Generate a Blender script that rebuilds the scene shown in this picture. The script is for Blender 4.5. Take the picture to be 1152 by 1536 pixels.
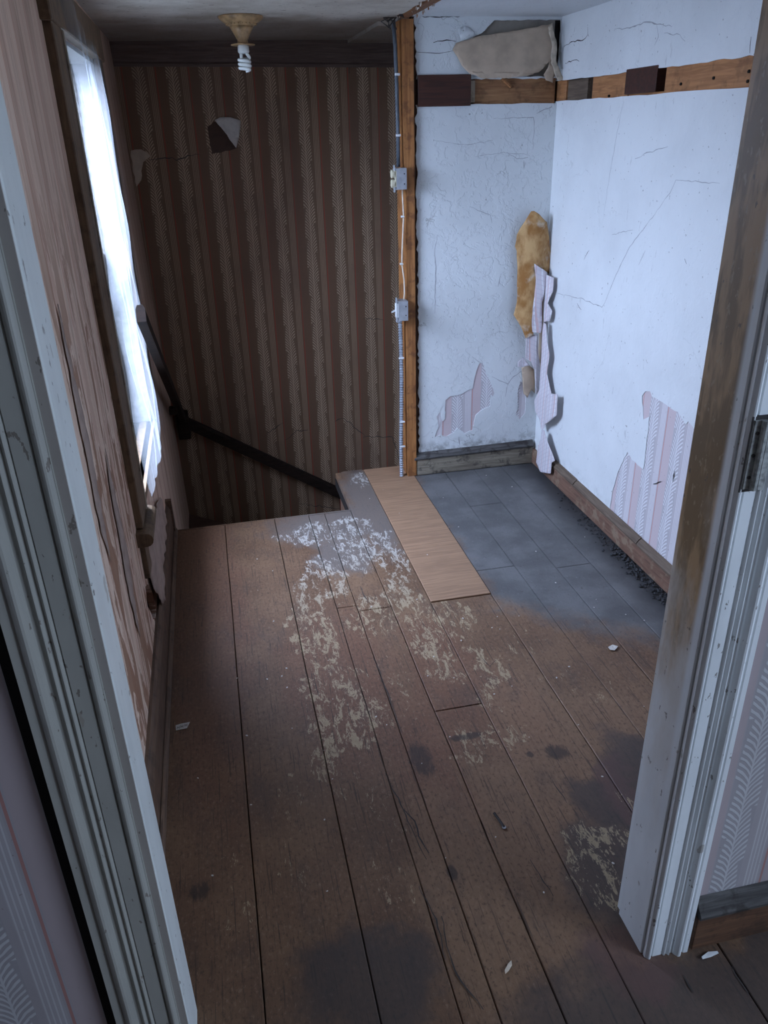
import bpy, bmesh, math, random
from mathutils import Vector, Matrix, noise as mnoise
from mathutils.geometry import delaunay_2d_cdt
random.seed(7)
S = bpy.context.scene
for o in list(bpy.data.objects): bpy.data.objects.remove(o)
C = S.collection

# ------------------------------------------------------------------ camera
F, PITCH, ROLL, YAW, CAMH = 1168.0, math.radians(26.1754), math.radians(-1.5564), math.radians(11.7655), 1.6
cy, sy, cp, sp, cr, sr = math.cos(YAW), math.sin(YAW), math.cos(PITCH), math.sin(PITCH), math.cos(ROLL), math.sin(ROLL)
_f0, _r, _u = Vector((sy, cy, 0)), Vector((cy, -sy, 0)), Vector((0, 0, 1))
FWD = _f0*cp - _u*sp
_up = _f0*sp + _u*cp
RIGHT = _r*cr + _up*sr
UP = -_r*sr + _up*cr
CAM = Vector((0, 0, CAMH))
cam = bpy.data.cameras.new('camera'); cam_o = bpy.data.objects.new('camera', cam); C.objects.link(cam_o)
m = Matrix((RIGHT, UP, -FWD)).transposed().to_4x4(); m.translation = CAM
cam_o.matrix_world = m
cam.sensor_fit = 'VERTICAL'; cam.sensor_height = 36; cam.lens = F/1536*36; cam.clip_start = 0.02
S.camera = cam_o

# ------------------------------------------------------------------ light
w = bpy.data.worlds.new('world'); S.world = w; w.use_nodes = True
w.node_tree.nodes['Background'].inputs[0].default_value = (0.62, 0.78, 1, 1)
w.node_tree.nodes['Background'].inputs[1].default_value = 1.0
def area(name, loc, aim, sx, sy_, power, col):
    l = bpy.data.lights.new(name, 'AREA'); l.shape = 'RECTANGLE'; l.size = sx; l.size_y = sy_; l.energy = power; l.color = col
    o = bpy.data.objects.new(name, l); C.objects.link(o); o.location = loc
    o.rotation_euler = (Vector(aim)-Vector(loc)).to_track_quat('-Z', 'Y').to_euler()
    return o
# daylight outside the hall window, coming down from the sky
area('hall_daylight', (-1.3, 2.8, 2.3), (0.9, 2.8, 0.65), 3.8, 2.2, 720, (0.60, 0.70, 1.0))
# daylight outside the near room's window
area('near_room_daylight', (2.95, -0.75, 1.85), (0.6, 0.6, 0.6), 1.7, 1.5, 108, (0.60, 0.72, 1.0))
S.view_settings.view_transform = 'Standard'; S.view_settings.look = 'None'
S.view_settings.exposure = 0.93; S.view_settings.gamma = 1.0; S.view_settings.use_curve_mapping = False
S.cycles.max_bounces = 8; S.cycles.diffuse_bounces = 5; S.cycles.transparent_max_bounces = 16
S.cycles.sample_clamp_indirect = 6

# ------------------------------------------------------------------ planes of the place (metres)
YB, XR, XL, YS = 3.57, 1.56, -0.31, 4.45      # white back wall, right wall, left wall, stairwell wall
YD0, YD1 = 0.945, 1.043                        # near and far face of the doorway wall
CEIL = 2.0
def ray(p): return FWD + RIGHT*((p[0]-576)/F) - UP*((p[1]-768)/F)
def hit(p, ax, val):
    d = ray(p); t = (val-CAM[ax])/d[ax]; return CAM + d*t
def on_back(p, y=YB): q = hit(p, 1, y); return (q.x, q.z)
def on_right(p, x=XR): q = hit(p, 0, x); return (q.y, q.z)
def on_left(p, x=XL): q = hit(p, 0, x); return (q.y, q.z)
def on_floor(p, z=0.0): q = hit(p, 2, z); return (q.x, q.y)

# ------------------------------------------------------------------ node helpers
class NT:
    def __init__(s, name):
        s.m = bpy.data.materials.new(name); s.m.use_nodes = True
        s.t = s.m.node_tree; s.t.nodes.clear()
        s.out = s.t.nodes.new('ShaderNodeOutputMaterial')
        s._pos = None
    def n(s, typ, **kw):
        nd = s.t.nodes.new(typ)
        for k, v in kw.items(): setattr(nd, k, v)
        return nd
    def put(s, sock, v):
        if isinstance(v, bpy.types.NodeSocket): s.t.links.new(v, sock)
        elif isinstance(v, (tuple, list)):
            v = tuple(v)
            if sock.type == 'RGBA' and len(v) == 3: v = v+(1,)
            sock.default_value = v
        else: sock.default_value = v
    def pos(s):
        if s._pos is None: s._pos = s.n('ShaderNodeNewGeometry').outputs['Position']
        return s._pos
    def sep(s, v):
        nd = s.n('ShaderNodeSeparateXYZ'); s.put(nd.inputs[0], v); return nd.outputs
    def comb(s, x, y, z):
        nd = s.n('ShaderNodeCombineXYZ')
        for i, v in enumerate((x, y, z)): s.put(nd.inputs[i], v)
        return nd.outputs[0]
    def M(s, op, a, b=None, c=None, clamp=False):
        nd = s.n('ShaderNodeMath', operation=op); nd.use_clamp = clamp
        s.put(nd.inputs[0], a)
        if b is not None: s.put(nd.inputs[1], b)
        if c is not None: s.put(nd.inputs[2], c)
        return nd.outputs[0]
    def add(s, a, b): return s.M('ADD', a, b)
    def sub(s, a, b): return s.M('SUBTRACT', a, b)
    def mul(s, a, b): return s.M('MULTIPLY', a, b)
    def gt(s, a, b): return s.M('GREATER_THAN', a, b)
    def lt(s, a, b): return s.M('LESS_THAN', a, b)
    def mx(s, a, b): return s.M('MAXIMUM', a, b)
    def mn(s, a, b): return s.M('MINIMUM', a, b)
    def ss(s, v, lo, hi):
        nd = s.n('ShaderNodeMapRange'); nd.interpolation_type = 'SMOOTHSTEP'
        s.put(nd.inputs[0], v); nd.inputs[1].default_value = lo; nd.inputs[2].default_value = hi
        nd.inputs[3].default_value = 0; nd.inputs[4].default_value = 1
        return nd.outputs[0]
    def band(s, u, a, b): return s.mul(s.gt(u, a), s.lt(u, b))
    def scale(s, v, sc):
        nd = s.n('ShaderNodeVectorMath', operation='MULTIPLY'); s.put(nd.inputs[0], v); nd.inputs[1].default_value = sc
        return nd.outputs[0]
    def vadd(s, a, b):
        nd = s.n('ShaderNodeVectorMath', operation='ADD'); s.put(nd.inputs[0], a); s.put(nd.inputs[1], b); return nd.outputs[0]
    def noise(s, v, scale=5, detail=3, rough=0.55, dist=0, color=False):
        nd = s.n('ShaderNodeTexNoise'); s.put(nd.inputs['Vector'], v)
        nd.inputs['Scale'].default_value = scale; nd.inputs['Detail'].default_value = detail
        nd.inputs['Roughness'].default_value = rough; nd.inputs['Distortion'].default_value = dist
        return nd.outputs['Color' if color else 'Fac']
    def voro(s, v, scale=5, feature='DISTANCE_TO_EDGE'):
        nd = s.n('ShaderNodeTexVoronoi'); nd.feature = feature; s.put(nd.inputs['Vector'], v); nd.inputs['Scale'].default_value = scale
        return nd.outputs['Distance']
    def mix(s, f, a, b, mode='MIX'):
        nd = s.n('ShaderNodeMix'); nd.data_type = 'RGBA'; nd.blend_type = mode
        s.put(nd.inputs[0], f); s.put(nd.inputs[6], a); s.put(nd.inputs[7], b); return nd.outputs[2]
    def bump(s, h, strength=0.3, dist=0.002):
        nd = s.n('ShaderNodeBump'); nd.inputs['Strength'].default_value = strength; nd.inputs['Distance'].default_value = dist
        s.put(nd.inputs['Height'], h); return nd.outputs[0]
    def principled(s, col, rough=0.7, normal=None, metal=0.0, spec=0.4, **kw):
        b = s.n('ShaderNodeBsdfPrincipled'); s.put(b.inputs['Base Color'], col); s.put(b.inputs['Roughness'], rough)
        b.inputs['Metallic'].default_value = metal; b.inputs['Specular IOR Level'].default_value = spec
        if normal is not None: s.put(b.inputs['Normal'], normal)
        for k, v in kw.items(): s.put(b.inputs[k], v)
        s.t.links.new(b.outputs[0], s.out.inputs[0]); return s.m

# ------------------------------------------------------------------ materials
def mat_wood(name, base, dark, grain_axis='z', rough=0.6, gscale=1.0, spec=0.35, stain=0.0, staincol=(0.02, 0.015, 0.012)):
    t = NT(name); p = t.pos()
    sc = {'x': (2, 30, 30), 'y': (30, 2, 30), 'z': (30, 30, 2)}[grain_axis]
    g = t.noise(t.scale(p, tuple(k*gscale for k in sc)), 3, 5, 0.6, 0.8)
    col = t.mix(t.ss(g, 0.3, 0.7), dark, base)
    big = t.noise(p, 7, 4, 0.6)
    col = t.mix(t.mul(t.ss(big, 0.5, 0.75), 0.5), col, dark)
    if stain:
        st = t.noise(t.vadd(p, (3.1, 1.7, 5.2)), 16, 4, 0.65)
        col = t.mix(t.mul(t.ss(st, 0.5, 0.62), stain), col, staincol)
    return t.principled(col, rough, t.bump(g, 0.35, 0.002), spec=spec)
def mat_plain(name, col, rough=0.6, metal=0.0, var=0.15, spec=0.4, nscale=40):
    t = NT(name); nz = t.noise(t.pos(), nscale, 4)
    c = t.mix(t.mul(t.ss(nz, 0.35, 0.75), 1.0), col, tuple(k*(1-var*2) for k in col))
    return t.principled(c, rough, t.bump(nz, 0.15, 0.001), metal, spec)

def wallpaper_nodes(t, ucoord, z, P, off, cols):
    """flat print: fern stripe, plain bands, pin lines and a red line"""
    u = t.M('FRACT', t.M('DIVIDE', t.add(ucoord, off), P))
    sd = t.M('DIVIDE', t.sub(u, 0.19), 0.19)
    d = t.M('ABSOLUTE', sd)
    saw = t.M('FRACT', t.add(t.mul(z, 6.5), t.mul(t.gt(sd, 0.0), 0.5)))
    wid = t.sub(1.08, t.mul(t.M('POWER', saw, 2.0), 0.42))
    wav = t.noise(t.pos(), 30, 2)
    ph = t.add(t.sub(t.mul(z, 62.0), t.mul(t.M('POWER', d, 0.6), 2.6)), t.add(t.mul(t.gt(sd, 0.0), 0.5), t.mul(wav, 0.7)))
    fr = t.M('SINE', t.mul(ph, 6.2832))
    frond = t.mul(t.mx(t.ss(fr, -0.1, 0.5), t.lt(d, 0.06)), t.ss(t.sub(wid, d), 0.0, 0.12))
    leafzone = t.lt(d, 1.0)
    c = t.mix(leafzone, cols['band'], cols['leafbg'])
    c = t.mix(t.mul(frond, leafzone), c, cols['leaf'])
    c = t.mix(t.band(u, 0.46, 0.66), c, cols['mid'])
    for a in (0.47, 0.52, 0.57, 0.62): c = t.mix(t.band(u, a, a+0.016), c, cols['line'])
    c = t.mix(t.band(u, 0.685, 0.715), c, cols['red'])
    c = t.mix(t.mul(t.band(u, 0.735, 0.985), 1.0), c, cols['pink'])
    h = t.mul(frond, leafzone)
    return c, h
CLEAN = dict(band=(0.54, 0.50, 0.52), leafbg=(0.50, 0.47, 0.49), leaf=(0.74, 0.73, 0.75), mid=(0.58, 0.54, 0.56), line=(0.74, 0.72, 0.74), red=(0.58, 0.30, 0.27), pink=(0.60, 0.50, 0.51))
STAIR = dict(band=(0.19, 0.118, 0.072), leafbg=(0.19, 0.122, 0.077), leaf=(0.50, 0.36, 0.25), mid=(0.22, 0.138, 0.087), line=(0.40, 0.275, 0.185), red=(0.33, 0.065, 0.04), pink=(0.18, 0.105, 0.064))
AGED = dict(band=(0.70, 0.50, 0.38), leafbg=(0.70, 0.51, 0.39), leaf=(0.76, 0.57, 0.45), mid=(0.72, 0.53, 0.41), line=(0.78, 0.60, 0.48), red=(0.58, 0.32, 0.24), pink=(0.63, 0.43, 0.33))

def mat_paper(name, axis, off, cols, P=0.16, grime=0.3, grimecol=(0.05, 0.035, 0.028)):
    t = NT(name); x, y, z = t.sep(t.pos())
    u = x if axis == 'x' else t.mul(y, -1.0)
    c, h = wallpaper_nodes(t, u, z, P, off, cols)
    g = t.noise(t.scale(t.pos(), (1, 1, 0.5)), 3.5, 6, 0.65)
    c = t.mix(t.mul(t.ss(g, 0.42, 0.75), grime), c, grimecol)
    sp_ = t.noise(t.pos(), 90, 2)
    c = t.mix(t.mul(t.ss(sp_, 0.70, 0.76), 0.6), c, grimecol)
    return t.principled(c, 0.65, t.bump(h, 0.35, 0.001), spec=0.25)
M_PAPER_BACK = mat_paper('clean_paper_back', 'x', 0.19*0.151-1.134, CLEAN, P=0.151, grime=0.12, grimecol=(0.25, 0.2, 0.2))
M_PAPER_RIGHT = mat_paper('clean_paper_right', 'y', 0.19*0.172+2.497, CLEAN, P=0.172, grime=0.10, grimecol=(0.25, 0.2, 0.2))
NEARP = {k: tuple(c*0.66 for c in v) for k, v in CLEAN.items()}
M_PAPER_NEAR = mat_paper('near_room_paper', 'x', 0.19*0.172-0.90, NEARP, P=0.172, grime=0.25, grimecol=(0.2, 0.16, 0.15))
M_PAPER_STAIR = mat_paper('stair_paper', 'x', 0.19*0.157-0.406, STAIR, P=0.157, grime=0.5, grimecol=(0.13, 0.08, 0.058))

def mat_left():
    t = NT('left_wall_paper'); p = t.pos(); x, y, z = t.sep(p)
    c, h = wallpaper_nodes(t, y, z, 0.16, 0.02, AGED)
    # vertical water streaks and torn strips
    st = t.noise(t.scale(p, (8, 26, 1.6)), 1.0, 5, 0.6, 0.6)
    c = t.mix(t.mul(t.ss(st, 0.50, 0.72), 0.55), c, (0.36, 0.22, 0.15))
    wv = t.noise(t.vadd(t.scale(p, (6, 14, 2.4)), (4, 2, 9)), 1.0, 6, 0.62, 1.2)
    low = t.ss(z, 1.75, 1.0)
    nearm = t.ss(y, 2.75, 2.35)
    tear = t.mul(t.mul(t.ss(wv, 0.50, 0.525), low), nearm)
    c = t.mix(t.mul(tear, 0.8), c, (0.27, 0.125, 0.068))
    edge = t.mul(t.mul(t.band(wv, 0.475, 0.50), low), nearm)
    c = t.mix(t.mul(edge, 0.5), c, (0.85, 0.70, 0.58))
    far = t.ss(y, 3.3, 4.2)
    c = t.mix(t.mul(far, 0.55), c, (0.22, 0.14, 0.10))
    hh = t.add(t.mul(tear, -1.0), t.mul(st, 0.4))
    return t.principled(c, 0.75, t.bump(hh, 0.5, 0.003), spec=0.2)
M_LEFT = mat_left()

def mat_plaster(name, base=(0.70, 0.73, 0.735), crack=1.0, rough_relief=1.0, mildew=0.6):
    t = NT(name); p = t.pos()
    n1 = t.noise(p, 3.0, 5, 0.6)
    c = t.mix(t.ss(n1, 0.35, 0.75), base, tuple(k*0.90 for k in base))
    warped = t.vadd(p, t.scale(t.noise(p, 5, 4, 0.6, 0, True), (0.35, 0.35, 0.35)))
    v = t.voro(warped, 2.6)
    msk = t.ss(t.noise(t.vadd(p, (7, 3, 1)), 2.3, 2), 0.50, 0.62)
    ck = t.mul(t.mul(t.sub(1.0, t.ss(v, 0.0, 0.007)), msk), crack)
    c = t.mix(t.mul(ck, 0.55), c, (0.16, 0.14, 0.13))
    spk = t.ss(t.noise(p, 70, 2, 0.5), 0.705, 0.75)
    c = t.mix(t.mul(spk, 0.55), c, (0.12, 0.10, 0.09))
    x, y, z = t.sep(p)
    scuff = t.mul(t.ss(t.noise(t.scale(p, (60, 60, 14)), 1.0, 4, 0.6), 0.64, 0.72), t.ss(t.noise(t.vadd(p, (1, 8, 2)), 2.6, 2), 0.5, 0.62))
    c = t.mix(t.mul(scuff, 0.4), c, (0.25, 0.24, 0.25))
    grime_low = t.mul(t.ss(z, 0.20, 0.12), t.ss(t.noise(p, 16, 4, 0.7), 0.42, 0.62))
    c = t.mix(t.mul(grime_low, mildew), c, (0.10, 0.09, 0.085))
    flakes = t.noise(t.vadd(p, t.scale(t.noise(p, 9, 3, 0.6, 0, True), (0.1, 0.1, 0.1))), 13, 5, 0.65)
    fine = t.noise(p, 45, 3)
    h = t.add(t.add(t.mul(t.ss(flakes, 0.44, 0.52), 0.8*rough_relief), t.mul(fine, 0.35)), t.mul(ck, -1.2))
    return t.principled(c, 0.55, t.bump(h, 0.42, 0.0035), spec=0.3)
M_WHITE = mat_plaster('white_wall_paint')
M_WHITE_SMOOTH = mat_plaster('white_right_wall_paint', (0.74, 0.765, 0.77), 0.5, 0.45, 0.12)
M_CEIL_WHITE = mat_plaster('white_ceiling_paint', (0.70, 0.73, 0.75), 0.5, 0.5)
def mat_ceiling():
    t = NT('stained_ceiling'); p = t.pos(); x, y, z = t.sep(p)
    n1 = t.noise(p, 4, 6, 0.65)
    c = t.mix(t.ss(n1, 0.35, 0.7), (0.66, 0.61, 0.53), (0.46, 0.40, 0.33))
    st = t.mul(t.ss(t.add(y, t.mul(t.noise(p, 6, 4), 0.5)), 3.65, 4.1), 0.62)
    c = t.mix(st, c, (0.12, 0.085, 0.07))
    k = t.ss(t.noise(p, 38, 4, 0.65), 0.60, 0.68)
    c = t.mix(t.mul(k, 0.7), c, (0.16, 0.10, 0.075))
    return t.principled(c, 0.8, t.bump(t.noise(p, 30, 5, 0.7), 0.5, 0.004), spec=0.2)
M_CEIL = mat_ceiling()

def mat_floor():
    t = NT('worn_floor_paint'); p = t.pos(); x, y, z = t.sep(p)
    wob = t.noise(p, 7, 4, 0.65, 0, True)
    wx, wy, wz = t.sep(wob)
    X = t.add(x, t.mul(t.sub(wx, 0.5), 0.22)); Y = t.add(y, t.mul(t.sub(wy, 0.5), 0.34))
    def ell(cx, cy_, rx, ry, soft=0.6):
        a = t.M('POWER', t.M('DIVIDE', t.sub(X, cx), rx), 2.0); b = t.M('POWER', t.M('DIVIDE', t.sub(Y, cy_), ry), 2.0)
        return t.ss(t.add(a, b), 1.0+soft, 1.0-soft)
    def union(l):
        r = ell(*l[0])
        for e in l[1:]: r = t.mx(r, ell(*e))
        return r
    rnd = t.n('ShaderNodeObjectInfo').outputs['Random']
    grain = t.noise(t.scale(p, (34, 2.2, 1)), 3.0, 5, 0.6, 0.4)
    mott = t.noise(p, 5.5, 5, 0.62)
    brown = t.mix(t.ss(mott, 0.3, 0.72), (0.150, 0.088, 0.058), (0.225, 0.138, 0.090))
    brown = t.mix(t.mul(rnd, 0.35), brown, (0.135, 0.078, 0.055))
    brown = t.mix(1.0, brown, (0.94, 0.89, 0.77), 'MULTIPLY')
    red = union([(-0.17, 2.55, 0.16, 0.9), (0.27, 2.05, 0.17, 0.45), (0.60, 2.0, 0.13, 0.35), (0.72, 1.75, 0.12, 0.2), (0.45, 1.6, 0.1, 0.3)])
    c = t.mix(t.mul(red, 0.5), brown, (0.165, 0.075, 0.046))
    tan = union([(0.80, 1.55, 0.16, 0.36), (0.60, 1.28, 0.15, 0.30), (1.05, 1.62, 0.14, 0.14), (0.62, 0.98, 0.12, 0.14), (0.42, 1.2, 0.12, 0.3)])
    c = t.mix(t.mul(tan, 0.65), c, (0.235, 0.138, 0.080))
    c = t.mix(t.mul(t.ss(grain, 0.52, 0.75), 0.30), c, (0.06, 0.038, 0.028))
    dirtm = t.ss(t.noise(t.scale(t.vadd(p, (9, 4, 0)), (9, 4, 1)), 1.0, 8, 0.72), 0.50, 0.66)
    c = t.mix(t.mul(dirtm, 0.45), c, (0.085, 0.058, 0.045))
    fine = t.noise(t.scale(p, (60, 34, 1)), 2.0, 6, 0.75)
    c = t.mix(t.mul(t.ss(fine, 0.53, 0.63), 0.6), c, (0.05, 0.032, 0.024))
    c = t.mix(t.mul(t.ss(fine, 0.45, 0.36), 0.55), c, (0.27, 0.175, 0.115))
    scr = t.noise(t.scale(t.vadd(p, (2, 7, 0)), (170, 5, 1)), 1.0, 4, 0.7, 0.3)
    c = t.mix(t.mul(t.ss(scr, 0.58, 0.64), 0.75), c, (0.055, 0.036, 0.027))
    # grey painted area of the room beyond the removed wall
    grey_col = t.mix(t.ss(mott, 0.35, 0.7), (0.095, 0.093, 0.092), (0.155, 0.152, 0.150))
    edge = t.add(X, t.mul(t.sub(Y, 2.3), 0.02))
    greym = t.mul(t.ss(edge, 0.83, 0.95), t.ss(t.add(Y, t.mul(t.sub(X, 0.9), 0.75)), 2.20, 2.42))
    grey_col = t.mix(t.mul(t.ss(fine, 0.55, 0.70), 0.5), grey_col, (0.05, 0.05, 0.05))
    grey_col = t.mix(t.mul(t.ss(fine, 0.42, 0.30), 0.5), grey_col, (0.28, 0.275, 0.27))
    c = t.mix(greym, c, grey_col)
    # grey wear round the stair head
    g2 = union([(0.45, 3.12, 0.30, 0.20), (0.62, 3.3, 0.10, 0.5), (0.42, 2.85, 0.13, 0.16)])
    c = t.mix(t.mul(g2, 0.72), c, (0.145, 0.13, 0.12))
    dk = union([(0.80, 1.12, 0.15, 0.17), (0.86, 0.80, 0.55, 0.14), (0.15, 1.02, 0.15, 0.13), (0.85, 1.33, 0.08, 0.10), (0.98, 1.42, 0.09, 0.17), (1.1, 1.3, 0.2, 0.12)])  # worn dark stains near the doorway, deepened with painted shade against the near-room daylight
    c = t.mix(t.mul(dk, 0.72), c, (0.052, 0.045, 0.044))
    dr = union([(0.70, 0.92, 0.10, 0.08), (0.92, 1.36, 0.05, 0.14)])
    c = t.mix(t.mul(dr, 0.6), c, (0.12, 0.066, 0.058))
    # dirt gathered along the right skirting
    dirt = t.mul(t.ss(t.add(x, t.mul(t.sub(wy, 0.5), 0.10)), 1.38, 1.52), t.ss(y, 1.8, 2.2))
    c = t.mix(t.mul(dirt, 0.75), c, (0.03, 0.03, 0.032))
    # chipped cream undercoat
    chipreg = union([(0.38, 3.06, 0.26, 0.15), (0.46, 2.86, 0.10, 0.20), (0.60, 2.72, 0.09, 0.34), (0.32, 2.70, 0.09, 0.22), (0.21, 2.35, 0.10, 0.42), (0.50, 2.38, 0.20, 0.20),
                     (0.72, 2.28, 0.09, 0.17), (0.60, 2.12, 0.10, 0.26), (0.76, 1.98, 0.07, 0.13), (0.17, 1.80, 0.05, 0.42), (0.28, 1.85, 0.10, 0.25), (0.70, 1.83, 0.05, 0.10),
                     (0.80, 1.22, 0.15, 0.06), (0.66, 1.66, 0.09, 0.035), (0.56, 1.62, 0.05, 0.09), (0.93, 1.25, 0.05, 0.16), (0.62, 3.6, 0.07, 0.1), (0.72, 1.14, 0.07, 0.10)])
    faint = union([(0.27, 1.50, 0.05, 0.35), (0.26, 1.22, 0.06, 0.14), (0.05, 1.45, 0.05, 0.25), (0.40, 1.9, 0.1, 0.3), (0.90, 2.05, 0.12, 0.12), (1.0, 1.8, 0.2, 0.1), (-0.12, 1.3, 0.05, 0.15), (0.55, 2.3, 0.12, 0.3)])
    chipreg = t.mx(chipreg, t.mul(faint, 0.80))
    chipn = t.noise(t.scale(p, (44, 16, 1)), 1.0, 9, 0.78, 0.8)
    chipn2 = t.noise(t.scale(p, (120, 48, 1)), 1.6, 3, 0.6, 0.8)
    lvl = t.add(t.mul(chipn, 0.82), t.mul(chipn2, 0.18))
    mid_ = t.noise(t.scale(p, (9, 5, 1)), 1.0, 4, 0.6)
    thr = t.sub(0.83, t.mul(chipreg, t.add(0.21, t.mul(mid_, 0.20))))
    chip = t.ss(t.sub(lvl, thr), 0.0, 0.012)
    warm = t.ss(y, 3.0, 2.3)
    chipcol = t.mix(warm, (0.52, 0.49, 0.44), (0.40, 0.31, 0.19))
    c = t.mix(t.mul(chip, t.add(0.35, t.mul(chipn2, 0.7))), c, chipcol)
    # faint stray chips along the seams near the doorway
    stray = t.mul(t.ss(t.sub(lvl, 0.63), 0.0, 0.02), t.ss(x, 0.55, 0.2))
    c = t.mix(t.mul(stray, 0.45), c, (0.24, 0.17, 0.115))
    spk = t.ss(t.noise(p, 60, 3, 0.6), 0.66, 0.70)
    c = t.mix(t.mul(spk, 0.5), c, (0.05, 0.035, 0.03))
    kn = [on_floor(q) for q in ((835, 1128), (795, 1131), (300, 1337), (700, 1105), (632, 1140), (678, 1308))]
    def spot(q, rx, ry):
        a = t.M('POWER', t.M('DIVIDE', t.sub(x, q[0]), rx), 2.0); b = t.M('POWER', t.M('DIVIDE', t.sub(y, q[1]), ry), 2.0)
        return t.ss(t.add(t.add(a, b), t.mul(t.sub(chipn, 0.5), 5.0)), 1.3, 0.3)
    knots = spot(kn[0], 0.034, 0.032)
    for q, rx, ry in ((kn[1], 0.012, 0.012), (kn[2], 0.022, 0.026), (kn[3], 0.055, 0.014), (kn[4], 0.035, 0.07), (kn[5], 0.012, 0.02)): knots = t.mx(knots, spot(q, rx, ry))
    c = t.mix(t.mul(knots, 0.75), c, (0.035, 0.027, 0.025))
    rough = t.add(0.46, t.mul(mott, 0.22))
    h = t.add(t.add(t.mul(grain, 0.6), t.mul(chip, -0.7)), t.mul(chipn2, 0.3))
    return t.principled(c, rough, t.bump(h, 0.35, 0.0022), spec=0.35)
M_FLOOR = mat_floor()
M_PATCH = mat_wood('new_plywood', (0.34, 0.205, 0.122), (0.24, 0.142, 0.086), 'x', 0.55, 1.0)
M_UNDER = mat_plain('dark_underfloor', (0.018, 0.013, 0.011), 0.9)
M_STUD = mat_wood('orange_stud_wood', (0.42, 0.185, 0.062), (0.24, 0.095, 0.032), 'z', 0.55, stain=0.5, staincol=(0.09, 0.035, 0.018))
M_BEAM = mat_wood('brown_beam_wood', (0.26, 0.12, 0.05), (0.12, 0.05, 0.022), 'y', 0.65)
M_RAILX = mat_wood('nailing_board_wood', (0.36, 0.19, 0.085), (0.22, 0.10, 0.045), 'x', 0.6, stain=0.4, staincol=(0.07, 0.04, 0.02))
M_RAILY = mat_wood('orange_nailing_board', (0.46, 0.215, 0.085), (0.29, 0.125, 0.05), 'y', 0.6, stain=0.35, staincol=(0.08, 0.04, 0.02))
M_GREYWOOD = mat_wood('grey_board_wood', (0.17, 0.125, 0.09), (0.10, 0.07, 0.05), 'y', 0.7)
M_DARKBLOCK = mat_wood('dark_red_block', (0.075, 0.026, 0.016), (0.038, 0.016, 0.012), 'x', 0.5)
M_BLACK = mat_plain('black_gap', (0.006, 0.005, 0.0045), 0.95)
M_BASE_GREY = mat_wood('worn_grey_skirting', (0.28, 0.245, 0.185), (0.15, 0.125, 0.095), 'x', 0.75, stain=0.75, staincol=(0.035, 0.03, 0.027))
M_BASE_CAP = mat_wood('dark_grey_cap', (0.105, 0.10, 0.095), (0.04, 0.036, 0.035), 'x', 0.8, stain=0.7)
M_BASE_BROWN = mat_wood('brown_skirting', (0.225, 0.125, 0.085), (0.12, 0.065, 0.045), 'y', 0.6, stain=0.5, staincol=(0.32, 0.25, 0.17))
M_BASE_LEFT = mat_wood('left_brown_skirting', (0.16, 0.095, 0.060), (0.085, 0.05, 0.034), 'y', 0.6, stain=0.4)
M_BASE_NEAR = mat_wood('near_brown_skirting', (0.15, 0.075, 0.04), (0.085, 0.042, 0.025), 'x', 0.6, stain=0.5)
M_HANDRAIL = mat_wood('dark_handrail', (0.030, 0.018, 0.013), (0.014, 0.009, 0.007), 'x', 0.75, spec=0.15)
M_CASING_BROWN = mat_wood('aged_window_casing', (0.215, 0.14, 0.082), (0.13, 0.083, 0.05), 'z', 0.65, stain=0.35)
M_CASING_EDGE = mat_wood('pale_window_edge', (0.44, 0.37, 0.28), (0.27, 0.21, 0.15), 'z', 0.65, stain=0.6, staincol=(0.12, 0.08, 0.05))
M_SASH = mat_plain('white_window_paint', (0.30, 0.295, 0.28), 0.5)
M_FASCIA = mat_wood('stair_fascia_wood', (0.30, 0.175, 0.115), (0.18, 0.10, 0.07), 'z', 0.6)
M_TREAD = mat_wood('stair_tread_wood', (0.12, 0.07, 0.05), (0.07, 0.04, 0.03), 'x', 0.6)
M_PORC = mat_plain('aged_porcelain', (0.52, 0.33, 0.165), 0.4, var=0.25)
M_BULB = mat_plain('white_bulb_glass', (0.80, 0.83, 0.80), 0.25, var=0.03)
M_BULBBASE = mat_plain('white_bulb_base', (0.66, 0.68, 0.64), 0.45, var=0.05)
M_STEEL = mat_plain('galvanised_steel', (0.44, 0.46, 0.49), 0.5, 0.35, 0.12)
M_CONDUIT_DARK = mat_plain('dark_cable_sheath', (0.10, 0.115, 0.135), 0.5, 0.1)
M_CONDUIT = mat_plain('flexible_steel', (0.40, 0.44, 0.50), 0.42, 0.5, 0.1)
M_IVORY = mat_plain('ivory_plastic', (0.66, 0.61, 0.44), 0.4, var=0.05)
M_CABLE = mat_plain('white_cable', (0.70, 0.60, 0.47), 0.5, var=0.08)
M_WHITEPL = mat_plain('white_plastic', (0.72, 0.74, 0.74), 0.4, var=0.05)
M_SCRAP = mat_plain('white_paper_scrap', (0.62, 0.58, 0.52), 0.7, var=0.08)
M_INK = mat_plain('grey_ink', (0.12, 0.10, 0.09), 0.7)
M_SUBSTRATE = mat_plain('grey_old_plaster', (0.30, 0.265, 0.225), 0.85, nscale=18)
M_BROWNCOAT = mat_plain('brown_base_plaster', (0.085, 0.05, 0.036), 0.9, nscale=25)
M_DEBRIS = mat_plain('dark_rubble', (0.05, 0.05, 0.053), 0.85, nscale=150)
M_CRACK = mat_plain('dark_crack', (0.055, 0.048, 0.045), 0.9)
M_CRACK_SOFT = mat_plain('soft_crack', (0.47, 0.48, 0.50), 0.9)
M_HINGE = mat_plain('paint_covered_hinge', (0.42, 0.43, 0.41), 0.45, var=0.3, nscale=120)
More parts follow.
